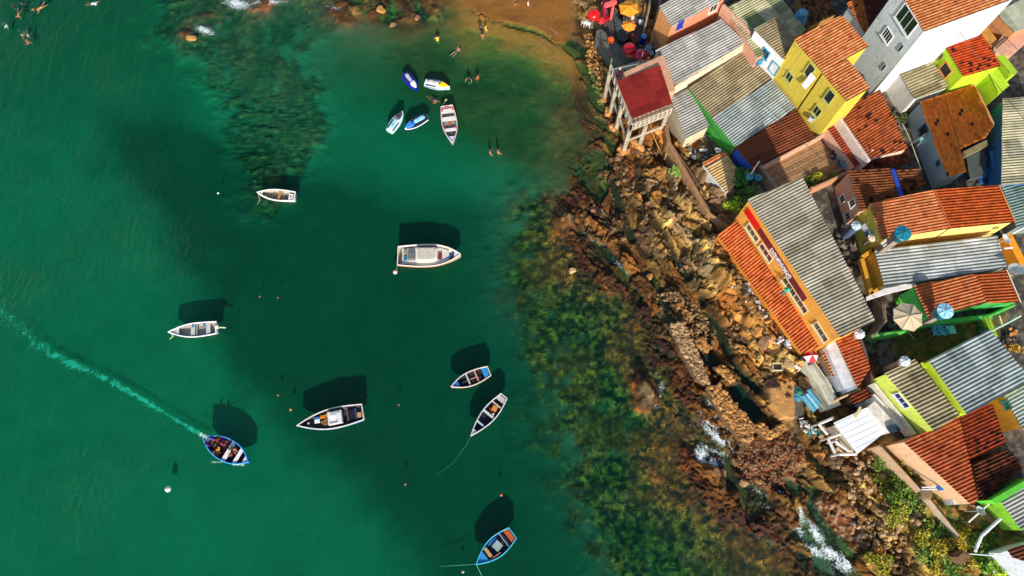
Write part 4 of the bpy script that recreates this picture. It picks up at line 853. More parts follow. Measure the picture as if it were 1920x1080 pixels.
# ================================================================== people
def skin_mesh(name, verts, edges, radii, root=0, sub=1):
    me = bpy.data.meshes.new(name); me.from_pydata(verts, edges, []); ob = bpy.data.objects.new(name, me); COL.objects.link(ob)
    ob.modifiers.new('s', 'SKIN'); sk = me.skin_vertices[0].data
    for i, r_ in enumerate(radii): sk[i].radius = (r_, r_) if not isinstance(r_, tuple) else r_; sk[i].use_root = (i == root)
    if sub: s_ = ob.modifiers.new('u', 'SUBSURF'); s_.levels = sub; s_.render_levels = sub
    dg = bpy.context.evaluated_depsgraph_get(); dg.update(); out = bpy.data.meshes.new_from_object(ob.evaluated_get(dg)); bpy.data.objects.remove(ob); out.name = name
    out.polygons.foreach_set('use_smooth', [True] * len(out.polygons)); return out
def body(pose):
    """joint positions (x forward, y left, z up), feet at 0 when standing, then posed"""
    J = {'pel': (0, 0, .95), 'wai': (0, 0, 1.1), 'che': (0, 0, 1.3), 'nek': (0, 0, 1.48), 'hea': (.02, 0, 1.6), 'top': (.01, 0, 1.7)}
    Rr = {'pel': .13, 'wai': .115, 'che': (.17, .12), 'nek': .055, 'hea': .095, 'top': .075}
    E_ = [('pel', 'wai'), ('wai', 'che'), ('che', 'nek'), ('nek', 'hea'), ('hea', 'top')]
    for s_, n_ in ((1, 'l'), (-1, 'r')):
        J.update({n_ + 'sh': (0, .17 * s_, 1.42), n_ + 'el': (.03, .26 * s_, 1.14), n_ + 'wr': (.14, .25 * s_, .92), n_ + 'ha': (.18, .24 * s_, .85), n_ + 'hi': (0, .09 * s_, .9), n_ + 'kn': (.03, .11 * s_, .5), n_ + 'an': (0, .12 * s_, .09), n_ + 'to': (.17, .13 * s_, .04)})
        Rr.update({n_ + 'sh': .065, n_ + 'el': .045, n_ + 'wr': .032, n_ + 'ha': .035, n_ + 'hi': .095, n_ + 'kn': .06, n_ + 'an': .042, n_ + 'to': .035})
        E_ += [('che', n_ + 'sh'), (n_ + 'sh', n_ + 'el'), (n_ + 'el', n_ + 'wr'), (n_ + 'wr', n_ + 'ha'), ('pel', n_ + 'hi'), (n_ + 'hi', n_ + 'kn'), (n_ + 'kn', n_ + 'an'), (n_ + 'an', n_ + 'to')]
        for fi, (fy, fl) in enumerate(((-.025, .075), (-.009, .09), (.008, .085), (.024, .065))):
            k = '%sf%d' % (n_, fi); J[k] = (J[n_ + 'ha'][0] + fl * .75, J[n_ + 'ha'][1] + fy, J[n_ + 'ha'][2] - fl * .6); Rr[k] = .011; E_.append((n_ + 'ha', k))
        k = n_ + 'th'; J[k] = (J[n_ + 'ha'][0] + .03, J[n_ + 'ha'][1] - .05 * s_, J[n_ + 'ha'][2]); Rr[k] = .012; E_.append((n_ + 'ha', k))
    if pose == 'sit':
        for n_, s_ in (('l', 1), ('r', -1)):
            J[n_ + 'kn'] = (.42, .14 * s_, .92); J[n_ + 'an'] = (.45, .13 * s_, .5); J[n_ + 'to'] = (.62, .14 * s_, .45)
    if pose == 'wade':
        for n_, s_ in (('l', 1), ('r', -1)):
            J[n_ + 'el'] = (.08, .36 * s_, 1.2); J[n_ + 'wr'] = (.25, .42 * s_, 1.08); d = (.3, .42 * s_, 1.05)
            o = J[n_ + 'ha']; 
            for k in list(J):
                if k[0] == n_ and (k[1] == 'f' or k[1:] == 'th'): J[k] = tuple(J[k][i] - o[i] + d[i] for i in range(3))
            J[n_ + 'ha'] = d
        J['lkn'] = (.22, .12, .55); J['lan'] = (.12, .12, .12); J['lto'] = (.3, .13, .08)
    if pose == 'swim':
        for k, (x, y, z) in list(J.items()): J[k] = (z - 1.1, y * 1.15, -x + .02)
        for n_, s_ in (('l', 1), ('r', -1)):
            o = J[n_ + 'ha']; d = (.72 if s_ > 0 else .2, .34 * s_, 0)
            J[n_ + 'el'] = (.5 if s_ > 0 else .1, .42 * s_, .0); J[n_ + 'wr'] = (.66 if s_ > 0 else .3, .36 * s_, 0)
            for k in list(J):
                if k[0] == n_ and (k[1] == 'f' or k[1:] == 'th'): q = J[k]; J[k] = (d[0] + abs(q[2] - o[2]) + (o[0] - q[0] if q[0] < o[0] else 0) , d[1] + q[1] - o[1], 0)
            J[n_ + 'ha'] = d; J[n_ + 'an'] = (-1.0, .24 * s_, -.08 * s_); J[n_ + 'kn'] = (-.6, .17 * s_, -.04); J[n_ + 'to'] = (-1.16, .26 * s_, -.1 * s_)
    ks = list(J); ix = {k: i for i, k in enumerate(ks)}
    me = skin_mesh('body', [J[k] for k in ks], [(ix[a], ix[b]) for a, b in E_], [Rr[k] for k in ks], ix['pel'], 1)
    sm = skin_mesh('shorts', [J['pel'], J['wai'], tuple(J['lhi'][i] * .45 + J['lkn'][i] * .55 for i in range(3)), tuple(J['rhi'][i] * .45 + J['rkn'][i] * .55 for i in range(3)), J['lhi'], J['rhi']],
                   [(0, 1), (0, 4), (4, 2), (0, 5), (5, 3)], [.15, .125, .09, .09, .112, .112], 0, 1)
    tm = skin_mesh('shirt', [J['wai'], J['che'], J['lsh'], J['rsh'], tuple(J['lsh'][i] * .5 + J['lel'][i] * .5 for i in range(3)), tuple(J['rsh'][i] * .5 + J['rel'][i] * .5 for i in range(3)), J['pel']],
                   [(6, 0), (0, 1), (1, 2), (2, 4), (1, 3), (3, 5)], [.135, (.19, .14), .085, .085, .065, .065, .14], 0, 1)
    hd = J['hea']; tp = J['top']; c = tuple((hd[i] + tp[i]) / 2 + ((-.02, 0, .03)[i] if pose != 'swim' else (.05, 0, .03)[i]) for i in range(3))
    hm = MB().blob(c, .108, .06, (1, .92, .95), sub=2)
    nb = MB(); fx = (.1, 0, 0) if pose != 'swim' else (0, 0, -.1); f0 = Vector(hd) + Vector(fx)
    nb.blob(f0 * 1.0, .018, .1).blob(f0 + (Vector((-.01, .035, .03)) if pose != 'swim' else Vector((.03, .035, .01))), .011, 0).blob(f0 + (Vector((-.01, -.035, .03)) if pose != 'swim' else Vector((.03, -.035, .01))), .011, 0)
    return me, sm, tm, hm, nb
PB = {}
def person(label, x, y, z, rz, pose='wade', shorts='#1c2c4a', shirt=None, skin='#b5714a', hair='#140e0c', sc=1.0, tilt=0.0):
    if pose not in PB:
        me, sm, tm, hm, nb = body(pose); h_ = hm.build('hair', P(hair, .8, .2)); h_.data.name = 'hair'; n_ = nb.build('face', P('#8a5238')); PB[pose] = (me, sm, tm, h_.data, n_.data); bpy.data.objects.remove(h_); bpy.data.objects.remove(n_)
    t = thing('person', label, 'person', (x, y, z), rz); t.rotation_euler[1] = tilt; t.scale = (sc,) * 3
    for me, nm, col in zip(PB[pose], ('body', 'shorts', 'shirt', 'hair', 'face'), (skin, shorts, shirt, hair, '#8a5238')):
        if col is None: continue
        m_ = me.copy(); m_.materials.clear(); m_.materials.append(P(col, .55, .12)); o = bpy.data.objects.new(nm, m_); COL.objects.link(o); o.parent = t
    return t
swm = [((21, 7), 'wade', '#3a1c30', '#5a1c3a', 'person in a maroon top wading at the top left'), ((36, 3), 'wade', '#241c2c', '#3a2030', 'person in dark clothes wading at the top left edge'),
       ((58, 13), 'wade', '#2a3a2c', None, 'bare chested person wading right of the two dark clothed bathers'), ((74, 15), 'swim', '#d8a030', None, 'person in yellow shorts swimming near the top left'),
       ((34, 27), 'swim', '#c9602a', None, 'person in orange shorts swimming alone below the wading bathers'), ((7, 44), 'wade', '#c9602a', '#e8dccf', 'person in a white shirt at the far left edge of the water'),
       ((37, 61), 'wade', '#5a3a20', None, 'bare shouldered person left of the white shirted bather'), ((48, 61), 'wade', '#c9402a', '#f0f0ee', 'person in a white shirt beside the bare shouldered bather'),
       ((51, 78), 'swim', '#d86a1c', None, 'person floating below the white shirted bather'), ((176, 6), 'swim', '#e8e4dc', '#e8eaec', 'person in a white top swimming alone left of the reef'),
       ((820, 73), 'wade', '#e8c020', '#f0d030', 'person in a yellow top standing in the shallows'), ((901, 56), 'wade', '#1c1c24', '#22222c', 'person in dark clothes wading by the beach'),
       ((911, 56), 'wade', '#cfd030', '#e0e050', 'person in pale yellow clothes wading by the beach'), ((905, 70), 'wade', '#b0503a', None, 'bare backed person sitting in the shallows below the two waders'),
       ((857, 94), 'swim', '#28303a', None, 'person swimming face down towards the beach with both legs showing'), ((879, 147), 'wade', '#10141c', '#10141c', 'person in black standing right of the yellow jet ski'),
       ((896, 144), 'wade', '#c9502a', None, 'bare shouldered person beside the bather in black'), ((814, 188), 'swim', '#1c2228', None, 'person swimming between the jet skis and the white and red motorboat'),
       ((919, 284), 'wade', '#3a1c18', None, 'left one of two bathers alone in open water'), ((934, 284), 'wade', '#b0502a', None, 'right one of two bathers alone in open water'),
       ((968, 8), 'wade', '#2a2a30', '#4a3a30', 'person in brown standing on the wet sand'), ((990, 11), 'wade', '#e8e8e8', '#c9c4bc', 'person in pale clothes standing on the wet sand')]
for i, ((x, y), ps, sh, ti, lab) in enumerate(swm):
    p = U(x, y, .3 if ps == 'wade' else 0); gz = hz(p.x, p.y)
    z = max(gz - .25, -1.35) if ps == 'wade' else -.09
    person(lab, p.x, p.y, z, random.uniform(0, 6.28) if lab.find('face down') < 0 else R(50), ps, sh, ti, random.choice(('#c4805a', '#a8623e', '#d89068')), sc=.9)
# moving boat and its crew
def ex7(t0, X_, w, zr, Lh):
    lb((X_(.3), 0, .42), (.14, w(.3) * 1.8, .2)).build('bulkhead', P('#3f2a78'), t0)
    MB().tube([(X_(.08), .35, .62), (X_(.3), .28, .66), (X_(.42), .3, .64)], .03).build('tiller', P('#e0a850'), t0)
    lb((X_(.06), .1, .5), (.45, .6, .3)).build('engine_cover', P('#cfd0c4'), t0)
bt, bc, brz, bL = make_boat('bright blue motor boat carrying people and leaving a wake', (470, 868), (385, 822), 2.1, '#1c6fd0', '#3aa0ee', '#201a3c', [(.53, .42, '#eae4e2'), (.74, .36, '#eee8e6')], (.87, '#eadfd8'), double=True, full=2.3, zg=.6, extra=ex7, name='motorboat', group=None)
crew = [(.13, .3, '#1d3fd0', '#1d3fd0', 'person in blue at the stern of the bright blue boat beside the engine'), (.13, -.4, '#1c2ab0', '#2438c0', 'person in blue seated at the left stern corner of the bright blue boat'),
        (.26, .5, '#5a1c1c', '#8a2a2a', 'person in dark red seated along the side of the bright blue boat'), (.27, -.1, '#2a2a2c', '#4a5a20', 'person in olive seated in the middle of the bright blue boat'),
        (.36, .3, '#c9283a', '#e0304a', 'person in a red top sitting near the middle of the bright blue boat'), (.35, -.25, '#e0901c', '#e8a020', 'person in a yellow-orange top sitting near the middle of the bright blue boat'),
        (.32, -.62, '#1a1a1a', '#20201e', 'person in black on the seaward side of the bright blue boat'), (.55, .3, '#1c6a78', '#2a8a90', 'person in teal on the first white thwart of the bright blue boat'),
        (.62, .45, '#3a2a20', '#d8862a', 'person in an orange top between the white thwarts of the bright blue boat'), (.62, -.15, '#24306a', None, 'bare chested person between the white thwarts of the bright blue boat')]
for (t_, yy, sh, ti, lab) in crew:
    x = -bL / 2 + bL * t_; px_ = bc.x + math.cos(brz) * x - math.sin(brz) * yy; py_ = bc.y + math.sin(brz) * x + math.cos(brz) * yy
    person(lab, px_, py_, -.38, brz + random.choice((0, 3.1, 1.5, -1.5)), 'sit', sh, ti, random.choice(('#a8623e', '#8a4a2e')), sc=.92)
# ================================================================== jet skis
def jetski(label, bow, stern, c1, c2, c3, seat):
    c, rz, Lh = local_boat(bow, stern); t = thing('jet_ski', label, 'jet ski', (c.x, c.y, 0), rz, 'jet skis floating near the beach'); B = 1.15; N = 14
    def w(t_): return B / 2 * (.8 + .2 * math.sin(min(1, t_ / .4) * 1.57) if t_ < .4 else 1 - ((t_ - .4) / .6) ** 2.4)
    secs = []; X_ = lambda q: -Lh / 2 + Lh * q
    for i in range(N + 1):
        q = i / N; a = max(w(q), .03); zt = .42 + .12 * q
        secs.append([(X_(q), -a * .5, -.15), (X_(q), -a, .1), (X_(q), -a * .96, .36 + .1 * q), (X_(q), -a * .45, zt), (X_(q), a * .45, zt), (X_(q), a * .96, .36 + .1 * q), (X_(q), a, .1), (X_(q), a * .5, -.15)])
    mb = MB(); fs = []
    for i in range(N):
        for k in range(8): fs.append((i * 8 + k, (i + 1) * 8 + k, (i + 1) * 8 + (k + 1) % 8, i * 8 + (k + 1) % 8))
    fs += [tuple(range(8)), tuple(reversed(range(N * 8, N * 8 + 8)))]; mb.add([v for s_ in secs for v in s_], fs); mb.build('hull', P(c1, .25, .08), t)
    mb = MB()
    for s_ in (-1, 1): mb.tube([(X_(.03 + .94 * i / N), s_ * (w(.03 + .94 * i / N) + .01), .26 + .08 * i / N) for i in range(N + 1)], .055, 6)
    mb.build('bumper', P(c2, .4, .08), t)
    mb = MB()
    for s_ in (-1, 1): mb.prism([(X_(.06), s_ * .3), (X_(.5), s_ * .3), (X_(.5), s_ * .47), (X_(.06), s_ * .44)], .3, .455)
    mb.build('footwell', P('#20242c', .8), t)
    mb = MB(); prof = [(.56, .2, .58), (.62, .3, .78), (.7, .33, .8), (.8, .28, .7), (.9, .16, .6), (.95, .04, .56)]
    vs = []; fs = []
    for (q, a, z) in prof: vs += [(X_(q), -a, .45), (X_(q), -a * .7, z), (X_(q), a * .7, z), (X_(q), a, .45)]
    for i in range(5):
        for k in range(3): fs.append((i * 4 + k, i * 4 + k + 1, (i + 1) * 4 + k + 1, (i + 1) * 4 + k))
    fs += [(0, 3, 2, 1), (20, 21, 22, 23)]; mb.add(vs, fs).build('hood', P(c3, .25, .1), t)
    mb = MB(); vs = []; prof = [(.1, .15, .62), (.2, .2, .74), (.34, .19, .72), (.48, .17, .78), (.56, .13, .7)]; fs = []
    for (q, a, z) in prof: vs += [(X_(q), -a, .42), (X_(q), -a * .8, z), (X_(q), a * .8, z), (X_(q), a, .42)]
    for i in range(4):
        for k in range(3): fs.append((i * 4 + k, i * 4 + k + 1, (i + 1) * 4 + k + 1, (i + 1) * 4 + k))
    fs += [(0, 3, 2, 1), (16, 17, 18, 19)]; mb.add(vs, fs).build('seat', P(seat, .6, .1), t)
    MB().tube([(X_(.6), -.36, .92), (X_(.64), -.12, .9), (X_(.64), .12, .9), (X_(.6), .36, .92)], .03).build('handlebar', P('#16181c'), t)
    MB().box((X_(.01), 0, .3), (.2, .5, .08)).build('boarding_step', P(c2), t)
jetski('navy blue jet ski, leftmost of the upper pair', (782, 167), (759, 137), '#141c9c', '#1a24b0', '#e0dcdc', '#c4c4c8')
jetski('white and blue jet ski with a yellow hood', (843, 163), (797, 153), '#e0ecf4', '#1c58a8', '#f0c81c', '#cfc4c0')
jetski('white jet ski with an orange patch, leftmost of the lower pair', (755, 209), (730, 245), '#dfe6ea', '#8fd0e0', '#5a4a50', '#8fc4d4')
jetski('blue and black jet ski with a white rim, right of the lower pair', (758, 242), (800, 217), '#1c1c48', '#e8ece8', '#2f7fe0', '#8fcfee')
# paddle and buoys
pd = thing('paddle', 'yellow oar floating above the stern of the white and red motorboat', 'oar', U(833, 190, .05)); part(MB().tube([U(837, 187, .05), U(830, 197, .05)], .05, 6), 'shaft', P('#d8cf7a'), pd); part(MB().box(U(836, 188, .05), (.35, .16, .04), 1.0), 'blade', P('#e0d890'), pd)
def buoy(x, y, r_, col, label):
    p = U(x, y, 0); t = thing('buoy', label, 'buoy', p, 0, 'floats and buoys scattered over the bay'); part(MB().lathe([(.02, -r_), (r_ * .7, -r_ * .7), (r_, 0), (r_ * .7, r_ * .7), (.03, r_)], p, 10), 'float', P(col, .4, .1), t, True); part(MB().lathe([(.04, r_ * .9), (.04, r_ * 1.3)], p, 6), 'eye', P('#303030'), t)
for (x, y, r_, col, lab) in ((741, 510, .26, '#e8b4c8', 'pink buoy at the stern of the large white launch'), (315, 917, .3, '#e8e8e4', 'white round buoy alone below the bright blue boat'), (487, 556, .11, '#a8502c', 'small orange float, left of a close pair in mid bay'),
    (521, 558, .11, '#9c4c28', 'small orange float, right of a close pair in mid bay'), (521, 741, .12, '#a8602c', 'small orange float left of the long fishing boat'), (760, 908, .12, '#a88038', 'small tan float below the narrow pointed boat'), (748, 759, .12, '#9c5830', 'small orange float between the fishing boat and the rowing boats'),
    (545, 768, .15, '#c07a50', 'small brown float by the bow of the long fishing boat'), (940, 928, .14, '#e06a3a', 'small red float above the turquoise rimmed boat'), (409, 362, .13, '#e8e4d8', 'small white float left of the white dinghy'), (868, 1072, .14, '#c9b89a', 'small pale float beside the bow of the turquoise rimmed boat')): buoy(x, y, r_, col, lab)
def line(pts, r_, col, label, name='rope', cat='rope', zs_=None):
    w = [U(p[0], p[1], p[2]) for p in pts]; t = MB().tube(w, r_ * .65, 6).build(name, P(mulc(C(col), .7), .7, .15), None); return tag(t, label, cat)
line([(484, 363, .6), (487, 376, .1), (482, 384, -.3)], .035, '#cfc4a0', 'mooring rope hanging from the bow of the white dinghy')
line([(893, 1058, .5), (860, 1060, .05), (826, 1062, -.2)], .03, '#5fb0a4', 'pale rope running left from the turquoise rimmed boat')
line([(893, 1058, .5), (898, 1068, .2), (908, 1090, -.3)], .035, '#7fd0c4', 'pale rope running down from the turquoise rimmed boat')
line([(883, 818, .5), (874, 835, .02), (850, 868, -.1), (820, 890, -.3)], .025, '#4a8a78', 'thin mooring rope of the narrow pointed boat')
line([(747, 484, .6), (743, 508, .1)], .03, '#b0a890', 'short rope from the large white launch to its pink buoy')
line([(320, 624, .6), (325, 630, .2), (318, 636, -.05)], .06, '#e8e29a', 'yellowish rope coiled at the bow of the long white skiff')
# ================================================================== foam and wake
def alphamat(name, col, dens, sc):
    m, n, l, b = newmat(name); b.inputs['Base Color'].default_value = C(col); b.inputs['Roughness'].default_value = .7
    def mt(op, a, b):
        q = n.new('ShaderNodeMath'); q.operation = op
        for i, v in enumerate((a, b)):
            if hasattr(v, 'is_linked'): l.new(v, q.inputs[i])
            else: q.inputs[i].default_value = v
        return q.outputs[0]
    a = n.new('ShaderNodeAttribute'); a.attribute_name = 'Col'; g = n.new('ShaderNodeNewGeometry')
    f = mt('ADD', mt('MULTIPLY', noise(n, l, g.outputs['Position'], sc, 6, .75, 1.6), .55), mt('MULTIPLY', noise(n, l, g.outputs['Position'], sc * 3.7, 5, .7, 2.5), .45)); f = mt('MULTIPLY', ramp(n, l, f, .4, .6), .6); s_ = n.new('ShaderNodeMath'); s_.operation = 'ADD'; l.new(f, s_.inputs[0]); l.new(a.outputs[0], s_.inputs[1])
    r_ = ramp(n, l, s_.outputs[0], .66, .86, (0, 0, 0, 1), (dens, dens, dens, 1)); l.new(r_, b.inputs['Alpha']); return m
def patch(name, fm, z, fieldf, mat):
    """horizontal surface patches over the water where fm holds; fieldf gives the per-vertex density"""
    ii = (np.arange(ny - 1)[:, None] * nx + np.arange(nx - 1)[None, :])[fm]
    Q = np.stack([ii, ii + 1, ii + nx + 1, ii + nx], 1); used, inv = np.unique(Q, return_inverse=True); Q = inv.reshape(-1, 4)
    me = bpy.data.meshes.new(name); V = [(X.ravel()[i], Y.ravel()[i], z) for i in used]; me.from_pydata(V, [], Q.tolist())
    at = me.color_attributes.new('Col', 'FLOAT_COLOR', 'POINT'); k = fieldf.ravel()[used]; at.data.foreach_set('color', np.stack([k, k, k, np.ones_like(k)], 1).astype(np.float32).ravel())
    me.materials.append(mat); o = bpy.data.objects.new(name, me); COL.objects.link(o); return o
ff = np.zeros(X.shape)
for (x, y, rx, ry, an, s_) in [(1345, 770, 40, 10, 58, 1), (1330, 790, 30, 9, 50, .9), (1315, 855, 22, 14, 100, 1.05), (1345, 820, 45, 9, 42, 1), (1338, 868, 20, 12, 0, .9), (1490, 975, 35, 11, 62, 1), (1560, 1040, 34, 12, 30, 1), (1575, 1050, 22, 24, 0, .8), (1530, 1035, 30, 9, 25, .9),
    (1212, 752, 24, 7, 30, .85), (1240, 735, 8, 24, 0, .55), (445, 8, 26, 9, 10, 1.05), (385, 58, 20, 8, 20, 1), (500, 4, 34, 5, 0, .9), (640, 20, 30, 8, 20, .55), (1062, 404, 14, 7, 50, .95), (1115, 450, 24, 6, 30, .5), (1190, 470, 30, 8, 25, .5), (1165, 500, 26, 7, 40, .5), (1040, 60, 20, 3, 40, .5), (1420, 920, 30, 6, 30, .5), (1230, 700, 8, 8, 0, .4), (1280, 800, 50, 30, 20, .28), (1450, 1020, 70, 20, 10, .28)]:
    c_, s2 = math.cos(R(an)), math.sin(R(an)); du = ((PX - x) * c_ + (PY - y) * s2) / rx; dv = (-(PX - x) * s2 + (PY - y) * c_) / ry; ff = np.maximum(ff, s_ * np.exp(-(du * du + dv * dv) * .8))
for (x, y, rx, ry, an, s_) in [(1500, 960, 14, 30, -20, .9), (1530, 1000, 10, 34, -30, .95), (1470, 930, 26, 7, 40, .75), (1590, 1060, 16, 22, 20, .9), (1395, 880, 20, 7, 40, .6), (1300, 740, 30, 8, 60, .6), (1365, 800, 22, 7, 55, .8), (1350, 850, 24, 7, 20, .7), (1440, 950, 24, 6, 30, .5)]:
    c_, s2 = math.cos(R(an)), math.sin(R(an)); du = ((PX - x) * c_ + (PY - y) * s2) / rx; dv = (-(PX - x) * s2 + (PY - y) * c_) / ry; ff = np.maximum(ff, s_ * np.exp(-(du * du + dv * dv) * .8))
ff = ff * .6 * (.75 + .5 * fbm(X * .9, Y * .9, 97)); cf = (ff[:-1, :-1] + ff[1:, 1:]) / 2
fo = patch('foam', (cf > .1) & (cSD < 1.5), .03, ff, alphamat('foam', '#e4eeec', .92, 2.3)); tag(fo, 'white surf foam broken on the rocks and the reef', 'foam', kind='stuff')
WK = [(384, 820), (340, 795), (280, 758), (200, 712), (150, 690), (100, 665), (60, 640), (20, 602), (-30, 560)]
wd = pdist(PX, PY, WK, False); along = np.clip((384 - PX) / 400, 0, 1); wid = 3.0 + 14 * along + 7 * (fbm(X * .35, Y * .35, 95) - .5)
wf = np.exp(-(wd / np.maximum(wid, 2)) ** 2) * (.56 - .26 * along) * (PX < 388); cw = (wf[:-1, :-1] + wf[1:, 1:]) / 2
wk_ = patch('wake', cw > .04, -.6, wf * 1.06 + .03, alphamat('wake_bubbles', '#a8ead0', .62, .8)); tag(wk_, 'long pale turquoise wake trailing behind the bright blue boat', 'wake', kind='stuff')
bw = np.exp(-(pdist(PX, PY, [(386, 820), (376, 814)], False) / 4.5) ** 2) * .7; bw = bw * .75; bw = np.maximum(bw, np.exp(-(pdist(PX, PY, [(398, 866), (425, 866)], False) / 2) ** 2) * .5); bw = np.maximum(bw, np.exp(-(pdist(PX, PY, [(436, 870), (455, 872)], False) / 2.6) ** 2) * .6)
for (sx_, sy_), ps_, *_r in swm: bw = np.maximum(bw, (.36 if ps_ == 'swim' else .3) * np.exp(-((PX - sx_) ** 2 + (PY - sy_) ** 2) / 40.) * (np.hypot(PX - sx_, PY - sy_) > 2) * (sy_ > 30))
cbw = (bw[:-1, :-1] + bw[1:, 1:]) / 2; o_ = patch('bow_foam', cbw > .05, .04, bw, alphamat('bow_foam', '#dfeee0', .95, 4)); tag(o_, 'white churned foam round the bright blue boat', 'foam', kind='stuff')
# ================================================================== stones, ruins, boulders
def stones_in(poly, n_, r0, r1, zf, mats, root=None, name='stones', seed=1, flat=.7, jit=.28):
    r_ = random.Random(seed); w = [U(p[0], p[1], 0.4) for p in poly]; xs_ = [p.x for p in w]; ys_ = [p.y for p in w]; mb = MB(); k = 0; pts = [(p.x, p.y) for p in w]; tries = 0
    while k < n_ and tries < n_ * 30:
        tries += 1; x = r_.uniform(min(xs_), max(xs_)); y = r_.uniform(min(ys_), max(ys_))
        if not inside(np.array([x]), np.array([y]), pts)[0]: continue
        r2_ = r0 + (r1 - r0) * r_.random() ** 2.5; mb.blob((x, y, zf(x, y) + r2_ * .2), r2_, jit, (1, r_.uniform(.6, 1), flat * r_.uniform(.7, 1.2)), r_.uniform(0, 3)); k += 1
    return mb
SM1 = STONE(('#b09068', '#6f5234', '#cdb48c'), 1.5); SM2 = STONE(('#b8843e', '#7c5026', '#dcb678'), 1.5); SM3 = STONE(('#8c6844', '#4c3624', '#a98a64'), 1.6)
def ruin(label, poly, n_, top, sm, seed):
    w = [U(p[0], p[1], .6) for p in poly]; t = thing('stone_wall', label, 'wall', (w[0].x, w[0].y, 0)); part(MB().prism([(p.x, p.y) for p in w], -.8, top - .05), 'core', P('#7a5a38', .9, .3), t)
    part(stones_in(poly, n_, .12, .3, lambda x, y: top, None, seed=seed), 'stones', sm, t)
    return t
ruin('broad pale stone wall, upper end of the ruined sea wall', [(1254, 617), (1277, 606), (1296, 652), (1318, 696), (1326, 726), (1304, 712), (1274, 662)], 520, 1.25, SM1, 1)
ruin('orange-brown stone wall, lower stretch of the ruined sea wall', [(1322, 730), (1342, 724), (1375, 760), (1410, 800), (1405, 832), (1386, 826), (1352, 784)], 520, 1.2, SM2, 2)
ruin('small square stone chamber wall beside the sea wall', [(1336, 690), (1354, 688), (1374, 716), (1362, 722)], 110, 1.15, SM2, 3)
ruin('stone wall stub along the pool inside the ruin', [(1408, 800), (1440, 826), (1472, 806), (1466, 796), (1440, 808), (1424, 794)], 180, .9, SM2, 4)
ruin('short stone spur with a flat top near the rubble heap', [(1300, 640), (1318, 634), (1332, 652), (1322, 662)], 90, .6, SM2, 5)
for (poly, n_, r0, r1, sm, lab, sd2) in [([(1230, 545), (1300, 560), (1345, 620), (1330, 660), (1300, 640), (1262, 612), (1240, 590)], 800, .07, .24, STONE(('#9c7c50', '#4c3820', '#c4a878'), 1.5), 'heap of pale rubble stones at the head of the ruined sea wall', 6),
    ([(1375, 850), (1400, 832), (1480, 812), (1510, 850), (1480, 905), (1430, 915), (1390, 890)], 1900, .05, .15, STONE(('#94582c', '#4c2c18', '#c4a078'), 2), 'red-brown gravel spread between the rocks and the ruin', 7),
    ([(1095, 60), (1115, 60), (1140, 150), (1150, 200), (1125, 190), (1105, 130)], 420, .1, .34, SM2, 'loose orange stones at the foot of the sea front walkway', 8),
    ([(1130, 300), (1230, 270), (1330, 420), (1360, 500), (1280, 520), (1180, 470), (1110, 400)], 260, .1, .42, SM3, 'loose brown stones lying on the upper rock shelf', 9),
    ([(1350, 520), (1400, 540), (1500, 660), (1540, 720), (1480, 760), (1400, 700), (1360, 620)], 220, .1, .42, STONE(('#8c6c44', '#4c3824', '#b8935c'), 1.6), 'loose tan stones on the rocks below the restaurant', 10),
    ([(1560, 860), (1660, 860), (1720, 960), (1680, 1060), (1640, 1060), (1580, 940)], 320, .08, .38, STONE(('#b09068', '#7c6248', '#d0b48c'), 1.6), 'loose pale stones on the rocks near the panel roofed shed', 11)]:
    tag(stones_in(poly, n_, r0, r1, lambda x, y: hz(x, y) - .05, None, seed=sd2).build('loose_stones', sm), lab, 'stones', kind='stuff')
def boulder(x, y, r_, label, z=None, sm=SM3, sq=(1, .8, .6)):
    p = U(x, y, .3); vs, fs = ICO[3]; mb = MB(); sd_n = random.uniform(0, 50); v2 = []; fac = [(Vector((random.gauss(0, 1), random.gauss(0, 1), random.gauss(.3, .8))).normalized(), random.uniform(.5, .85)) for _ in range(9)]; rz_ = random.uniform(0, 3); cr, sr = math.cos(rz_), math.sin(rz_)
    for v in vs:
        q = 1 + .5 * (float(fbm(np.array(v[0] * 1.3 + sd_n), np.array(v[1] * 1.3 + v[2] * 1.7), 3)) - .5) + .25 * (float(vn(np.array(v[0] * 4 + sd_n), np.array(v[1] * 4 + v[2] * 3), 9)) - .5)
        q = min([q] + [dd_ / max(.15, nn_.dot(Vector(v))) for nn_, dd_ in fac if nn_.dot(Vector(v)) > .15])
        a, b, c_ = v[0] * sq[0] * q * r_, v[1] * sq[1] * q * r_, v[2] * sq[2] * q * r_; v2.append((p.x + a * cr - b * sr, p.y + a * sr + b * cr, (z if z is not None else hz(p.x, p.y)) + c_))
    mb.add(v2, fs); o = mb.build('boulder', sm, None); return tag(o, label, 'boulder', 'boulders along the shore')
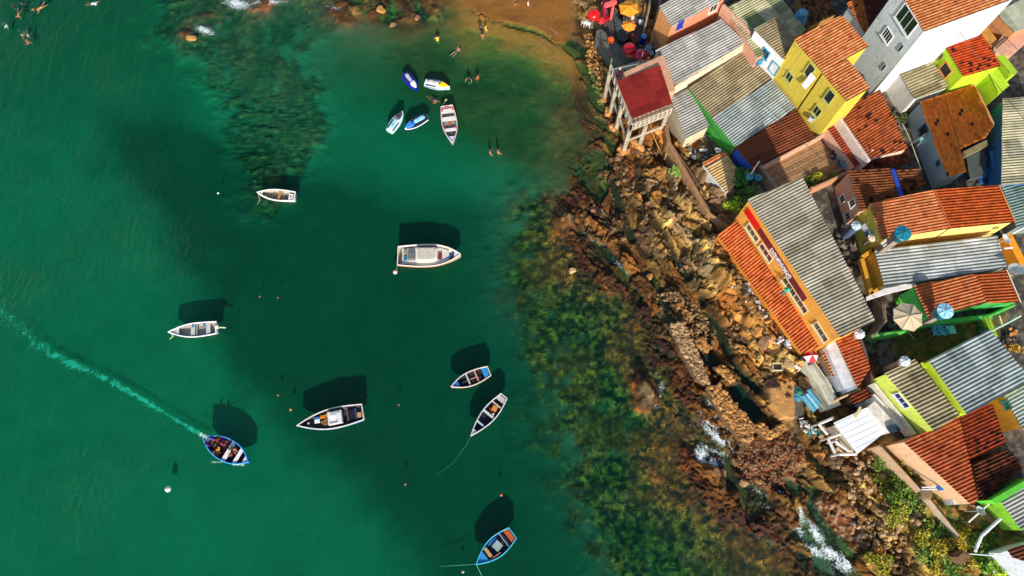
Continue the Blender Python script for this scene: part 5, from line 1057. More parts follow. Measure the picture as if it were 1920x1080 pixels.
for (x, y, r_, lab, z) in ((1073, 506, .5, 'pinkish pointed boulder breaking the water off the rock shelf', .05), (1218, 518, .45, 'small orange boulder at the lower tip of the rock shelf', .1), (1218, 553, .38, 'small tan boulder under the water near the rubble heap', -.1), (1205, 722, .65, 'dark brown boulder standing alone in the water', .1), (1214, 742, .6, 'brown boulder with foam at its foot, in open water', .05), (1062, 410, .45, 'reddish boulder with foam at the edge of the weeds', .0),
    (1255, 612, .5, 'white round boulder at the upper end of the sea wall', .2), (1290, 385, 1.0, 'flat topped tan boulder near the grey plank', None), (1460, 690, .8, 'orange boulder beside the white crate on the rocks', None), (1447, 724, 1.0, 'tan boulder below the restaurant in dark rocks', None), (1350, 885, .8, 'grey flat boulder by the breaking foam', .2), (1395, 905, .6, 'brown boulder below the grey flat one by the foam', .3),
    (783, 30, .5, 'small rock islet in the shallows of the top bay', .1), (715, 18, .8, 'orange-brown rock islet at the top edge', .2), (735, 42, .6, 'low rock with pale stones below the rock islet', -.1), (352, 66, .7, 'reddish rock awash on the reef at upper left', -.15), (360, 68, .45, 'bright orange rock awash on the reef', .0), (1500, 720, .9, 'dark boulder beside the teal pipes', None), (1420, 650, .9, 'brown boulder in the rocks below the veranda', None), (1335, 470, 1.1, 'tan boulder by the upper end of the veranda', None)):
    boulder(x, y, r_, lab, z, SM1 if 'pink' in lab or 'white' in lab else SM2 if 'orange' in lab or 'red' in lab else SM3)
# ================================================================== plants
LEAF = {}
def leafmat(c1, c2):
    k = (c1, c2)
    if k in LEAF: return LEAF[k]
    m, n, l, b = newmat('leaves'); g = n.new('ShaderNodeNewGeometry'); c = mixn(n, l, g.outputs['Random Per Island'], C(c1), C(c2)); l.new(c, b.inputs['Base Color']); b.inputs['Roughness'].default_value = .6; LEAF[k] = m; return m
def bush(x, y, r_, hgt, label, c1='#3f5c14', c2='#a0a02a', z=None, n_=420, group=None, name='bush', lf=.16):
    p = U(x, y, 1.5 if z is None else z); gz = hz(p.x, p.y) if z is None else z; p.z = gz; t = thing(name, label, 'plant', p, 0, group); mb = MB(); rr = random
    cl = [(rr.uniform(-1, 1) * r_ * .6, rr.uniform(-1, 1) * r_ * .6, rr.uniform(.2, .8) * hgt, rr.uniform(.3, .55) * r_) for _ in range(7)]
    for i in range(n_):
        a, b, c_, s_ = rr.choice(cl); v = Vector((rr.gauss(0, 1), rr.gauss(0, 1), rr.gauss(0, .8))).normalized() * s_ * rr.uniform(.6, 1.05)
        o = p + Vector((a, b, c_)) + v; o.z = max(o.z, gz + .03); d = Vector((rr.uniform(-1, 1), rr.uniform(-1, 1), rr.uniform(-.4, .8))).normalized(); e = d.cross(Vector((rr.uniform(-1, 1), rr.uniform(-1, 1), 1))).normalized(); q = lf * rr.uniform(.6, 1.3)
        mb.add([o - d * q, o + e * q * .4, o + d * q, o - e * q * .4], [(0, 1, 2, 3)])
    part(mb, 'foliage', leafmat(c1, c2), t); st_ = MB()
    for a, b, c_, s_ in cl: st_.tube([p, p + Vector((a * .5, b * .5, c_ * .5)), p + Vector((a, b, c_))], .03, 5)
    part(st_, 'stem', P('#5c4428'), t)
G1 = 'bushes on the slope at the lower right'
VB = [(1655, 862), (1652, 905), (1668, 925), (1690, 900), (1700, 925), (1682, 945), (1712, 940), (1675, 965), (1740, 995), (1752, 1010), (1730, 1030), (1762, 1035), (1745, 1060), (1775, 1062), (1800, 1010), (1815, 1020), (1828, 1005), (1790, 1050), (1720, 1010), (1650, 1060), (1810, 1045), (1766, 985), (1700, 870)]
WHERE = ['highest bush, beside the panel roofed shed', 'bush left of the concrete drain, upper row', 'green bush above the grey slab', 'bush touching the upper drain wall', 'bush just above the round well cover', 'yellow bush below the grey slab', 'bush left of the round well cover', 'low bush with orange earth round it', 'bush at the foot of the lower drain wall, left', 'bush at the foot of the lower drain wall, right', 'yellowish bush in the orange earth strip', 'bush beside the brown roofed pit', 'bush near the bottom edge, left one', 'bush near the bottom edge beside the white stone', 'bush right of the lower drain wall end', 'larger bush between drain and white pole', 'bush under the bent white pole', 'bush below the brown roofed pit', 'bush in the yellow patch above the pit', 'isolated bush on the pale rocks at the bottom', 'leafy bush left of the pinkish rubble', 'bush above the dark hollow', 'small bush beside the tile roof corner']
for i, ((x, y), wl) in enumerate(zip(VB, WHERE)): bush(x, y, random.uniform(.7, 1.5), random.uniform(.3, .8), wl, *random.choice((('#4c6412', '#c4b41c'), ('#2f4a10', '#8c9a20'), ('#6c6a14', '#d8b820'), ('#33561a', '#7c9c28'))), n_=480, group=G1)
bush(1392, 375, 1.6, 1.6, 'dark green shrub between the restaurant and the hut', '#1c4a14', '#5c9420', 3.0, 700); bush(1372, 390, 1.0, 1.2, 'yellow-green shrub beside the restaurant corner', '#8fae10', '#e0e830', 2.8, 420); bush(1392, 345, 1.3, 1.4, 'palm-like dark shrub below the teal water tanks', '#12401a', '#4c9c2a', 3.0, 600, lf=.3)
bush(1832, 612, 1.3, 1.3, 'round green shrub in the yard next to the lime wall', '#1c5a24', '#5cb48c', 3.6, 520); bush(1880, 1062, 1.6, 1.2, 'bright green leafy plant at the bottom right beside the white house', '#4c8c10', '#c4e41c', 2.8, 760, lf=.26); bush(1850, 1050, 1.3, 1.0, 'dark leafy plant left of the beige slab at the bottom right', '#1f4a10', '#8cbc1c', 2.8, 560, lf=.24)
bush(1532, 333, .6, .6, 'yellow flowering pot plant at the edge of the wooden deck', '#6c7a14', '#e8dc2c', 4.0, 220); bush(1518, 340, .7, .5, 'green pot plant at the left of the deck parapet', '#2c4a14', '#7c8c24', 4.0, 240); bush(1558, 330, .55, .5, 'reddish green pot plant on the deck parapet', '#5c6414', '#a88c34', 4.0, 200)
bush(1596, 22, .9, .8, 'bright green plant on the stairs near the top edge', '#0f7a30', '#3fd06a', 5.0, 260); bush(1585, 45, .8, .8, 'dark plant by the top corner of the yellow house', '#1c4420', '#6c8c30', 5.0, 260); bush(1684, 566, .35, .4, 'small round green pot plant on the parasol terrace', '#2c8c14', '#6cd03a', 3.9, 120)
bush(1680, 225, .9, .9, 'weedy shrub in the alley beside the blue-grey wall', '#2c3a14', '#6c6c24', 3.6, 320); bush(1262, 330, .7, .4, 'green weeds at the foot of the retaining wall', '#4c7c2c', '#b4cc5c', None, 260); bush(1300, 205, .5, 1.2, 'lime leaves against the green wall', '#6cc81c', '#b8f03a', 3.4, 160); bush(1900, 650, .7, .6, 'yellow plant beside the teal strip roof', '#8c7a1c', '#e0a83a', 3.8, 200)
# ================================================================== village things
def parasol(x, y, z, r_, n_, c1, label, c2=None, base=None, dome=False, group=None):
    p = U(x, y, z); gz = base if base is not None else z - 2.2; t = thing('parasol', label, 'parasol', (p.x, p.y, gz), 0, group); mb = MB(); mb2 = MB()
    a0 = random.uniform(0, 1)
    if dome:
        mb.lathe([(r_ * 1.0, -.42), (r_ * .97, -.2), (r_ * .8, .02), (r_ * .5, .16), (.04, .22)], p, 20); part(mb, 'canopy', P(c1, .2, .06), t, True)
        part(MB().lathe([(r_ * 1.0, -.46), (r_ * 1.03, -.42), (r_ * 1.0, -.38)], p, 20), 'rim', P(mulc(C(c1), .8), .3), t)
    else:
        for k in range(n_):
            a, b = a0 + 2 * math.pi * k / n_, a0 + 2 * math.pi * (k + 1) / n_
            A, B = p + Vector((math.cos(a), math.sin(a), 0)) * r_ + Vector((0, 0, -.35)), p + Vector((math.cos(b), math.sin(b), 0)) * r_ + Vector((0, 0, -.35)); top = p + Vector((0, 0, .1)); m1 = (A + B) / 2 * .96 + p * .04 + Vector((0, 0, -.03)); mid = (A + B + top) / 3 + Vector((0, 0, -.04))
            (mb2 if (c2 and k % 2) else mb).add([top, A, m1, B, mid], [(0, 1, 4), (1, 2, 4), (2, 3, 4), (3, 0, 4)]); mb2.v and None
        part(mb, 'canopy', P(c1, .7, .12, 2), t)
        if c2: part(mb2, 'canopy', P(c2, .7, .1, 2), t)
        rb = MB()
        for k in range(n_):
            a = a0 + 2 * math.pi * k / n_; rb.tube([p + Vector((0, 0, .12)), p + Vector((math.cos(a) * r_, math.sin(a) * r_, -.33))], .022, 5)
        part(rb, 'ribs', P(mulc(C(c1), .8), .6), t)
    part(MB().tube([(p.x, p.y, gz), (p.x, p.y, p.z + .2)], .035, 6), 'pole', P('#9a948a'), t); part(MB().lathe([(.25, 0), (.25, .08), (.05, .12)], (p.x, p.y, gz), 10), 'foot', P('#6a6a6a'), t)
TOPG = 'parasols of the sea front bar'
parasol(1114, 24, 4.0, .75, 8, '#e01418', 'bright red domed parasol, nearest to the beach', base=1.6, dome=True, group=TOPG); parasol(1181, 88, 4.4, .78, 8, '#b80f28', 'dark red domed parasol, left of a touching pair', base=1.9, dome=True, group=TOPG); parasol(1203, 100, 4.5, .78, 8, '#b00c28', 'dark red domed parasol, right of a touching pair', base=1.9, dome=True, group=TOPG)
parasol(1180, 12, 4.6, 1.25, 6, '#f09a14', 'large orange six sided parasol at the top edge', base=2.0, group=TOPG); parasol(1180, 44, 4.5, .85, 8, '#f0941c', 'smaller orange parasol below the large one', base=2.0, group=TOPG)
parasol(1183, 96, 3.6, .7, 6, '#d8701c', 'orange parasol half hidden under a dark red one', base=1.9, group=TOPG); parasol(1128, 34, 3.2, .6, 6, '#c01428', 'folded back red parasol beside the bright red one', base=1.6, group=TOPG)
parasol(1706, 592, 7.3, 1.45, 8, '#cdb896', 'large beige parasol on the terrace above the yard', base=3.8); parasol(1523, 666, 4.3, .75, 6, '#e01420', 'red and white parasol at the lower end of the veranda', '#f0e4e6', base=2.0); parasol(1478, 541, 6.9, .28, 6, '#1fb48c', 'small turquoise parasol leaning at the restaurant window', base=5.6)
def tank(x, y, z, r_, hgt, col, label, lid=None, base=None, name='water_tank', ped=True):
    p = U(x, y, z); t = thing(name, label, 'water tank', (p.x, p.y, base if base is not None else z - hgt)); part(MB().lathe([(r_ * .86, -hgt), (r_, -.05), (r_ * 1.05, -.03), (r_ * 1.05, 0)], p, 20), 'tank', P(col, .35, .12), t, True)
    lm = MB(); n_ = 16; vs = [p + Vector((0, 0, .24))]; 
    for k in range(n_): a = 2 * math.pi * k / n_; vs.append(p + Vector((math.cos(a) * r_ * 1.04, math.sin(a) * r_ * 1.04, .03 + (.05 if k % 2 else 0))))
    lm.add(vs, [(0, 1 + k, 1 + (k + 1) % n_) for k in range(n_)]); part(lm, 'lid', P(lid or col, .3, .1), t); rb = MB()
    for k in range(8): a = 2 * math.pi * (k + .5) / 8 ; rb.tube([p + Vector((0, 0, .26)), p + Vector((math.cos(a) * r_, math.sin(a) * r_, .09))], .025, 5)
    part(rb, 'lid_rib', P(mulc(C(lid or col), .7), .4), t)
    if base is not None and base < z - hgt: part(MB().prism([(p.x - r_ * .45, p.y - r_ * .45), (p.x + r_ * .45, p.y - r_ * .45), (p.x + r_ * .45, p.y + r_ * .45), (p.x - r_ * .45, p.y + r_ * .45)], base, z - hgt), 'pedestal', P('#9a8e80', .9, .3), t)
tank(1693, 437, 10.6, .72, .9, '#137a8c', 'dark teal ribbed water tank above the orange roofed house', base=6.3); tank(1772, 583, 8.6, .72, .9, '#3c8fb0', 'light blue ribbed water tank at the edge of the red tiled roof', '#9ccfe4', base=5.0)
tank(1406, 331, 5.0, .36, .6, '#4c9ca8', 'small teal water tank, left of the pair by the brown roof', base=3); tank(1422, 333, 5.0, .36, .6, '#2f86ac', 'small teal water tank, right of the pair by the brown roof', base=3)
tank(1612, 626, 6.0, .45, .6, '#e6e6ea', 'white round tank above the tiled backyard roof', base=3); tank(1697, 677, 7.6, .45, .6, '#dfe4e6', 'white round tank at the corner of the cream ribbed roof', base=4); tank(1506, 23, 8.6, .38, .7, '#5aa4c0', 'slim blue tank on a tall blue tower near the top edge', base=7.8)
bt_ = thing('water_tower', 'tall bright blue tapering tower under the slim blue tank', 'tower', U(1520, 45, 3)); q = U(1506, 23, 7.8); part(MB().lathe([(.9, 3 - 7.8), (.8, -1.2), (.55, 0)], q, 20), 'tower', P('#1d7cb4', .6, .15), bt_, True)
tank(1605, 423, 6.2, .48, 4.0, '#6c84ae', 'tall lilac-blue cylinder tank with a white lid by the pink wall', '#c4dce2', base=1.8, name='cylinder_tank'); tank(1208, 68, 3.6, .34, 1.2, '#1420a8', 'blue drum beside the walkway of the sea front bar', '#2c78c0', base=1.9, name='drum')
tank(1636, 445, 6.6, .42, .5, '#e0b8a4', 'pinkish round tank beside the lime wall strip', '#ecd0c0', base=5.0)
def dish(x, y, z, r_, label, base, az=0.6, col='#dcdcd0'):
    p = U(x, y, z); t = thing('satellite_dish', label, 'satellite dish', (p.x, p.y, base)); M = Matrix.Rotation(az, 3, 'Z') @ Matrix.Rotation(R(24), 3, 'Y')
    part(MB().lathe([(.03, -.16), (r_ * .5, -.1), (r_, .06), (r_ * 1.02, .08), (r_ * .98, .07), (r_ * .5, -.07), (.03, -.12)], p, 22, M), 'reflector', P(col, .5, .15, 3), t, True)
    arm = MB(); tip = p + M @ Vector((0, 0, r_ * .8))
    for k in range(3): a = 2.09 * k; arm.tube([p + M @ Vector((math.cos(a) * r_ * .9, math.sin(a) * r_ * .9, .05)), tip], .018, 5)
    part(arm, 'arm', P('#8a8a84'), t); part(MB().blob(tip, .07, 0), 'receiver', P('#3a3a3a'), t); part(MB().tube([(p.x, p.y, base), (p.x, p.y, p.z - .1)], .05, 6), 'mast', P('#a8a49c'), t)
dish(1886, 448, 7.6, .52, 'upper white satellite dish beside the orange stair wall', 4, .3); dish(1906, 505, 7.6, .72, 'large white satellite dish below the orange stair wall', 4, 2.0); dish(1731, 263, 5.4, .35, 'small teal satellite dish on the blue-grey wall', 4, 3.1, '#6cb4bc'); dish(1838, 958, 5.2, .42, 'white oval dish on crossed poles at the lower right', 3, 1.0); dish(1583, 425, 4.4, .3, 'small tan dish in the alley behind the restaurant', 3, 2.2, '#c4b48c'); dish(1346, 282, 4.2, .38, 'round white dish above the hut', 2.6, 1.4, '#d8d4cc'); dish(1636, 281, 6.6, .12, 'tiny white dish on the red tiled roof ridge', 6.2, 1.4, '#ecdcd0')
def chair(x, y, z, rz, col, label, group=None, sc=1.0):
    p = U(x, y, z); t = thing('plastic_chair', label, 'chair', p, rz, group); t.scale = (sc,) * 3; m_ = P(col, .4, .08)
    MB().box((0, 0, .43), (.46, .46, .04)).build('seat', m_, t); b = MB()
    for k in range(5): b.box((-.22, -.18 + .09 * k, .66), (.03, .05, .4))
    b.box((-.23, 0, .87), (.04, .48, .07)); b.build('backrest', m_, t)
    for s_ in (-1, 1): MB().tube([(-.2, s_ * .25, .65), (.18, s_ * .25, .64), (.2, s_ * .24, .43)], .025, 6).build('armrest', m_, t)
    for a in (-1, 1):
        for b_ in (-1, 1): MB().tube([(a * .2, b_ * .2, .43), (a * .25, b_ * .24, 0)], .025, 6).build('leg', m_, t)
def table(x, y, z, col, label, r_=.42, square=False):
    p = U(x, y, z); t = thing('plastic_table', label, 'table', p); m_ = P(col, .4, .08)
    if square: MB().box((0, 0, .71), (r_ * 2, r_ * 2, .04), .1).build('tabletop', m_, t)
    else: MB().lathe([(r_, .69), (r_, .73)], (0, 0, 0), 18).build('tabletop', m_, t)
    for k in range(4): a = .785 + 1.57 * k; MB().tube([(math.cos(a) * r_ * .6, math.sin(a) * r_ * .6, .69), (math.cos(a) * r_ * .8, math.sin(a) * r_ * .8, 0)], .03, 6).build('leg', m_, t)
chair(1095, 47, 1.7, 2.2, '#e8e8e8', 'white plastic chair, left one by the bright red parasol', 'white chairs by the beach'); chair(1103, 49, 1.7, 1.2, '#e4e4e6', 'white plastic chair, right one by the bright red parasol', 'white chairs by the beach')
for (x, y, a, lab) in ((1746, 618, 0, 'upper left chair of the pale blue set in the yard'), (1757, 616, -1.5, 'upper right chair of the pale blue set in the yard'), (1749, 627, 1.5, 'lower left chair of the pale blue set in the yard'), (1762, 626, 3.1, 'lower right chair of the pale blue set in the yard')): chair(x, y, 3.7, a, '#6cc0d8', lab, 'pale blue chairs round the yard table', 1.25)
table(1775, 622, 3.7, '#8ce0cc', 'pale green square table in the yard', .4, True); table(1754, 622, 3.7, '#4fa0b8', 'small blue table among the yard chairs', .25)
for (x, y, c_, lab) in ((1578, 313, '#3fa0d8', 'blue chair at the lower right of the wooden deck'), (1570, 300, '#8ca8b8', 'grey-blue chair at the right of the wooden deck'), (1156, 147, '#d02040', 'red chair on the terrace of the stilt house'), (1172, 142, '#2c8c8c', 'teal chair on the terrace of the stilt house'), (1120, 42, '#c01c30', 'red chair beneath the bright red parasol'), (1138, 40, '#c01c30', 'red chair right of the bright red parasol')): chair(x, y, 4.75 if 'stilt' in lab else 3.95 if 'deck' in lab else 1.8, random.uniform(0, 6), c_, lab)
table(1195, 134, 4.75, '#e4d8bc', 'cream table on the terrace of the stilt house', .5, True)
def slab(label, name, cat, px_, z, z0, col, pt='top', mat=None): 
    w = px3(px_, z); t = thing(name, label, cat, (w[0].x, w[0].y, z0)); part(MB().prism(w, z0, z), pt, mat or P(col, .85, .3), t); return t
DKS = STONE(('#4c4c4e', '#34383c', '#6a6458'), .9)
slab('dark paved walkway leading down to the beach bar', 'walkway', 'walkway', [(1134, 20), (1152, 12), (1160, 50), (1175, 90), (1165, 120), (1130, 70)], 1.9, 0, '#3a3a3c', mat=DKS); slab('raised dark stone kerb wall with blue stains', 'stone_wall', 'wall', [(1148, 22), (1156, 20), (1175, 62), (1172, 78), (1160, 74)], 2.5, 0, '#2c4a5a', mat=STONE(('#3a4a54', '#2a3238', '#5c7078'), 1.4))
slab('long mossy stone breast wall above the beach rocks', 'stone_wall', 'wall', [(1118, 58), (1128, 54), (1168, 92), (1192, 118), (1180, 130), (1145, 100)], 2.9, 0, '#5a6460', mat=STONE(('#5c6460', '#3c4444', '#8c7c64'), 1.4)); slab('dark bar terrace floor under the orange parasols', 'terrace', 'terrace', [(1158, -20), (1222, -20), (1212, 70), (1190, 82), (1172, 60)], 2.0, 0, '#4a3e38', mat=STONE(('#5a4a40', '#3c3430', '#6c5c4c'), .9))
slab('flat dark yard paving below the breast wall', 'paving', 'walkway', [(1140, 104), (1180, 132), (1215, 118), (1230, 96), (1205, 60), (1190, 95), (1170, 95)], 1.75, 0, '#2c3438', mat=DKS)
gt = thing('red_gate_frame', 'red and pink painted frame at the top edge by the walkway', 'gate', U(1142, 8, 1.9)); part(MB().prism(px3([(1130, 0), (1136, -10), (1137, 22), (1132, 30)], 3.6), 1.9), 'post', P('#c01c50'), gt); part(MB().prism(px3([(1133, 6), (1154, -2), (1157, 3), (1136, 10)], 4.2), 3.7), 'lintel', P('#f0605a'), gt); part(MB().prism(px3([(1148, -6), (1154, -6), (1152, 14), (1147, 15)], 3.9), 1.9), 'post', P('#f0605a'), gt)
cr = thing('orange_box', 'orange open crate on the mossy stone wall', 'crate', U(1145, 76, 2.9)); part(MB().box(U(1145, 75, 3.2), (.6, .45, .5), .3), 'body', P('#e86420', .5), cr); part(MB().box(U(1146, 79, 3.0), (.2, .5, .35), .3), 'flap', P('#d8561c', .5), cr)
for i, (x, y, w_, h_, c_, lab) in enumerate([(1202, 40, .5, .6, '#dcd4e0', 'white cool box on the bar terrace'), (1216, 90, .9, .8, '#5fb4d8', 'pale blue box left of the long pale roof'), (1221, 99, .6, .6, '#7cc4dc', 'small blue basin left of the long pale roof'), (1225, 116, .9, .8, '#1f9a74', 'green crate above the stilt house roof'), (1215, 112, .7, .6, '#d8b06c', 'tan box above the stilt house roof'), (1222, 40, .35, .4, '#c01c28', 'red bucket by the timber frame'), (1218, 82, .4, .4, '#a8102c', 'dark red bucket by the blue drum'), (1186, 66, .3, .3, '#d83c1c', 'small red box under the small orange parasol'), (1186, 30, .4, .4, '#e4d8cc', 'white stool between the orange parasols')]):
    p = U(x, y, 2.4); t = thing('box', lab, 'box', (p.x, p.y, 1.9)); part(MB().box((p.x, p.y, 2.15), (w_, w_ * .8, .5), i), 'body', P(c_, .5), t); part(MB().box((p.x, p.y, 2.44), (w_ * 1.06, w_ * .86, .07), i), 'lid', P(mulc(C(c_), 1.1), .5), t)
# timber and pole frames left of the upper roofs
for i, (pts, lab) in enumerate([([(1222, -10), (1214, 30), (1206, 65)], 'leftmost long pole of the timber frame near the bar'), ([(1240, -5), (1225, 60), (1216, 100)], 'middle long pole of the timber frame near the bar'), ([(1246, 30), (1232, 60), (1228, 92)], 'right long pole of the timber frame beside the white roof')]):
    w = [U(x, y, 4.6 - .9 * k) for k, (x, y) in enumerate(pts)]; t = thing('timber_pole', lab, 'pole', (w[-1].x, w[-1].y, 1.9)); part(MB().tube(w, .13, 6), 'pole', P('#9a8a70', .8, .4, 3), t); part(MB().tube([w[0], w[0] + Vector((.2, .6, -.2))], .08, 6), 'brace', P('#c4a878', .8), t)
def pipe(pts, r_, col, label, name='pipe', cat='pipe', base=None):
    w = [U(*q) for q in pts]; t = thing(name, label, cat, (w[0].x, w[0].y, w[0].z)); part(MB().tube(w, r_, 8), 'tube', P(col, .6, .25, 3), t)
    if base is not None: part(MB().tube([w[-1], (w[-1].x, w[-1].y, base)], r_, 8), 'post', P(col, .6, .25), t)
pipe([(1260, 272, 2.9), (1300, 330, 2.6), (1325, 372, 2.4)], .12, '#6a4a34', 'long brown pipe running down the retaining wall'); pipe([(1303, 363, 1.9), (1292, 378, 1.7)], .22, '#d8d8da', 'short thick white pipe lying on the rocks'); pipe([(1318, 375, 1.8), (1332, 392, 1.7)], .06, '#cfc8c0', 'thin pale pipe beside the retaining wall')
pipe([(1218, 238, 2.4), (1238, 284, 1.4)], .06, '#c48a4a', 'slim orange pole leaning under the stilt house'); pipe([(1258, 268, 2.6), (1246, 298, 1.0)], .14, '#a07c3c', 'thick wooden prop against the retaining wall'); pipe([(1424, 302, 6.0), (1409, 325, 5.2)], .07, '#f0e0e0', 'white pole above the teal water tanks', base=3)
pipe([(1876, 972, 5.0), (1840, 1005, 4.2), (1828, 1034, 3.4)], .14, '#d8e0e0', 'bent white pole between the bushes and the green house'); pipe([(1855, 944, 4.8), (1816, 979, 3.6)], .07, '#e8e4e0', 'thin white pole crossing the oval dish'); pipe([(1812, 1038, 3.6), (1880, 1043, 4.4), (1925, 1043, 4.8)], .05, '#dff0f0', 'thin white cable at the bottom right'); pipe([(1914, 592, 7.2), (1888, 606, 6.6), (1860, 620, 5.8)], .09, '#b4d0b4', 'pale green pole from the lime wall to the right edge', base=3.6); pipe([(1874, 592, 5.8), (1880, 612, 5.6)], .06, '#e8dcb0', 'short cream stick across the pale green pole')
pipe([(1692, 232, 5.8), (1704, 256, 5.8), (1727, 318, 5.8)], .05, '#cfc49a', 'thin pale rail along the alley left of the blue-grey wall', base=3.4); pipe([(1739, 248, 6.0), (1706, 272, 6.0)], .04, '#8a8270', 'thin cable crossing the alley'); pipe([(1653, 458, 8.0), (1680, 436, 9.2)], .06, '#f0f0f0', 'white ladder pole leaning to the dark teal tank'); pipe([(1656, 462, 8.0), (1684, 440, 9.2)], .06, '#e8ecf0', 'second white ladder pole below the first'); pipe([(1898, 438, 7.4), (1925, 424, 7.8)], .08, '#e8e8e4', 'white beam above the orange stair wall'); pipe([(1882, 466, 6.4), (1898, 464, 6.4)], .1, '#f0ece4', 'short white bar between the two big dishes')
for i, (a, b, c_, lab) in enumerate([((1505, 742), (1527, 770), '#4f9cb4', 'left teal tube of the bundle on the rocks'), ((1512, 738), (1533, 765), '#7cb8cc', 'middle pale teal tube of the bundle'), ((1514, 731), (1536, 757), '#4a94b0', 'right teal tube of the bundle')]): pipe([(*a, 2.9), (*b, 2.7)], .25, c_, lab, 'tube', 'tube')
tb = thing('tarp_heap', 'crumpled turquoise tarp heap on top of the teal tubes', 'tarp', U(1497, 740, 2.7)); mb = MB(); [mb.blob(U(1497 + random.uniform(-7, 6), 738 + random.uniform(-7, 9), 2.9), random.uniform(.2, .45), .4, (1, .8, .5), random.uniform(0, 3)) for _ in range(12)]; part(mb, 'tarp', P('#3f94a8', .6, .4, 3), tb); part(MB().blob(U(1498, 735, 3.1), .32, .3, (1, 1, .5)), 'green_cloth', P('#12845c'), tb)
def bagmat(cols):
    k = ('bag',) + tuple(cols)
    if k in MC: return MC[k]
    m, n, l, b = newmat('heap'); g = n.new('ShaderNodeNewGeometry'); rp = n.new('ShaderNodeValToRGB'); rp.color_ramp.interpolation = 'CONSTANT'; cr_ = rp.color_ramp
    while len(cr_.elements) < len(cols): cr_.elements.new(.5)
    for i, c in enumerate(cols): cr_.elements[i].position = i / len(cols)
    for i, c in enumerate(cols): cr_.elements[i].color = C(c)
    l.new(g.outputs['Random Per Island'], rp.inputs[0]); l.new(mixn(n, l, 1.0, rp.outputs[0], ramp(n, l, noise(n, l, g.outputs['Position'], 8, 4, .7), .2, .7, (.5, .48, .45, 1)), 'MULTIPLY'), b.inputs['Base Color']); b.inputs['Roughness'].default_value = .6; MC[k] = m; return m
def heap(x0, y0, x1, y1, n_, z, cols, label, name='rubbish_bags', cat='bags', spread=6, r0=.14, r1=.34):
    mb = MB()
    for i in range(n_):
        u = random.random(); p = U(x0 + (x1 - x0) * u + random.gauss(0, spread), y0 + (y1 - y0) * u + random.gauss(0, spread * .6), z); g = hz(p.x, p.y); p.z = min(max(g, z - 1.2), z + .8) + random.uniform(.0, .25)
        if random.random() < .4: mb.box(p + Vector((0, 0, .1)), (random.uniform(r0, r1) * 2.4, random.uniform(r0, r1), random.uniform(.05, .3)), random.uniform(0, 3), ('X', random.uniform(-.5, .5)))
        else: mb.blob(p, random.uniform(r0, r1), .35, (1, .8, .6), random.uniform(0, 3))
    return tag(mb.build(name, bagmat(cols), None), label, cat, kind='stuff')
heap(1388, 545, 1425, 598, 80, 2.4, ['#e8e6e4', '#d0c8c0', '#b8c4d0', '#e4d4c4'], 'long heap of white bags below the veranda wall', r0=.1, r1=.28); heap(1458, 640, 1474, 652, 26, 2.4, ['#e8e4e0', '#d8b08c', '#ccd4dc'], 'small heap of white bags at the lower veranda', spread=4); heap(1512, 790, 1540, 812, 50, 2.4, ['#d8d4cc', '#2c8c8c', '#8a7c6c', '#e4dcd0'], 'rubbish heap beside the unfinished shed', spread=7, r0=.08, r1=.24); heap(1488, 675, 1500, 690, 20, 2.6, ['#e0a050', '#e8e0d0', '#3a3a40'], 'small heap of mixed rubbish by the pale concrete wall', spread=4)
heap(1640, 140, 1652, 120, 26, 5.0, ['#e0d8d0', '#b89040', '#6c5c50', '#c9a858'], 'junk pile in the alley between yellow house and grey wall', 'junk_pile', 'junk', 6, .1, .3); heap(1562, 262, 1568, 300, 46, 4.1, ['#2c2c34', '#3c5a74', '#5c4a40', '#8a94a0'], 'clutter along the right side of the wooden deck', 'junk_pile', 'junk', 5, .12, .32); heap(1860, 310, 1835, 335, 46, 4.2, ['#2f8cc0', '#1c5c9c', '#244048', '#6cb4c8'], 'blue clutter in the shaded courtyard', 'junk_pile', 'junk', 9, .15, .4); heap(1536, 690, 1560, 726, 60, 2.9, ['#c9602a', '#e8a040', '#5a3a30', '#d8c8b0', '#2838a0'], 'colourful clutter in the small backyard', 'junk_pile', 'junk', 6, .1, .28)
heap(1578, 440, 1592, 500, 60, 3.6, ['#6a5f50', '#8c8070', '#3c3630', '#a09078'], 'grey clutter in the alley behind the restaurant', 'junk_pile', 'junk', 6, .12, .35); heap(1885, 480, 1895, 560, 60, 4.4, ['#3c3c30', '#6c5c30', '#4c6c4c', '#8c7c50'], 'dark clutter right of the long white roof', 'junk_pile', 'junk', 8, .12, .35); heap(1900, 620, 1880, 640, 30, 3.9, ['#3a4448', '#5c5040', '#c9883a'], 'clutter in the shaded yard at the right edge', 'junk_pile', 'junk', 9, .12, .3); heap(1560, 812, 1600, 850, 40, 2.2, ['#c4a484', '#e0c4a0', '#8a5c3c', '#e8e0d4'], 'broken bricks and rubble under the panel roof beams', 'rubble_heap', 'rubble', 8, .1, .26)
heap(1700, 200, 1668, 240, 40, 3.8, ['#5c5c4c', '#3c4034', '#8a8270'], 'grey rubble in the narrow alley', 'junk_pile', 'junk', 6, .1, .3); heap(1300, 275, 1330, 290, 26, 3.0, ['#e4dccc', '#a88c64', '#5c6468'], 'pale boxes and boards beside the small white roof', 'junk_pile', 'junk', 6, .15, .35)
slab('blue tarpaulin stretched in the shaded courtyard', 'tarp', 'tarp', [(1856, 282), (1874, 284), (1870, 316), (1862, 318)], 4.9, 4.85, '#2f9ccc', 'sheet'); slab('grey courtyard slab roof right of the orange weathered roof', 'slab_roof', 'roof', [(1812, 292), (1842, 276), (1850, 300), (1842, 330), (1818, 335)], 4.6, 2, '#4c5450'); slab('mossy concrete shelf under the orange weathered roof', 'slab_roof', 'roof', [(1806, 284), (1850, 262), (1854, 272), (1812, 292)], 5.2, 2, '#8c8058')
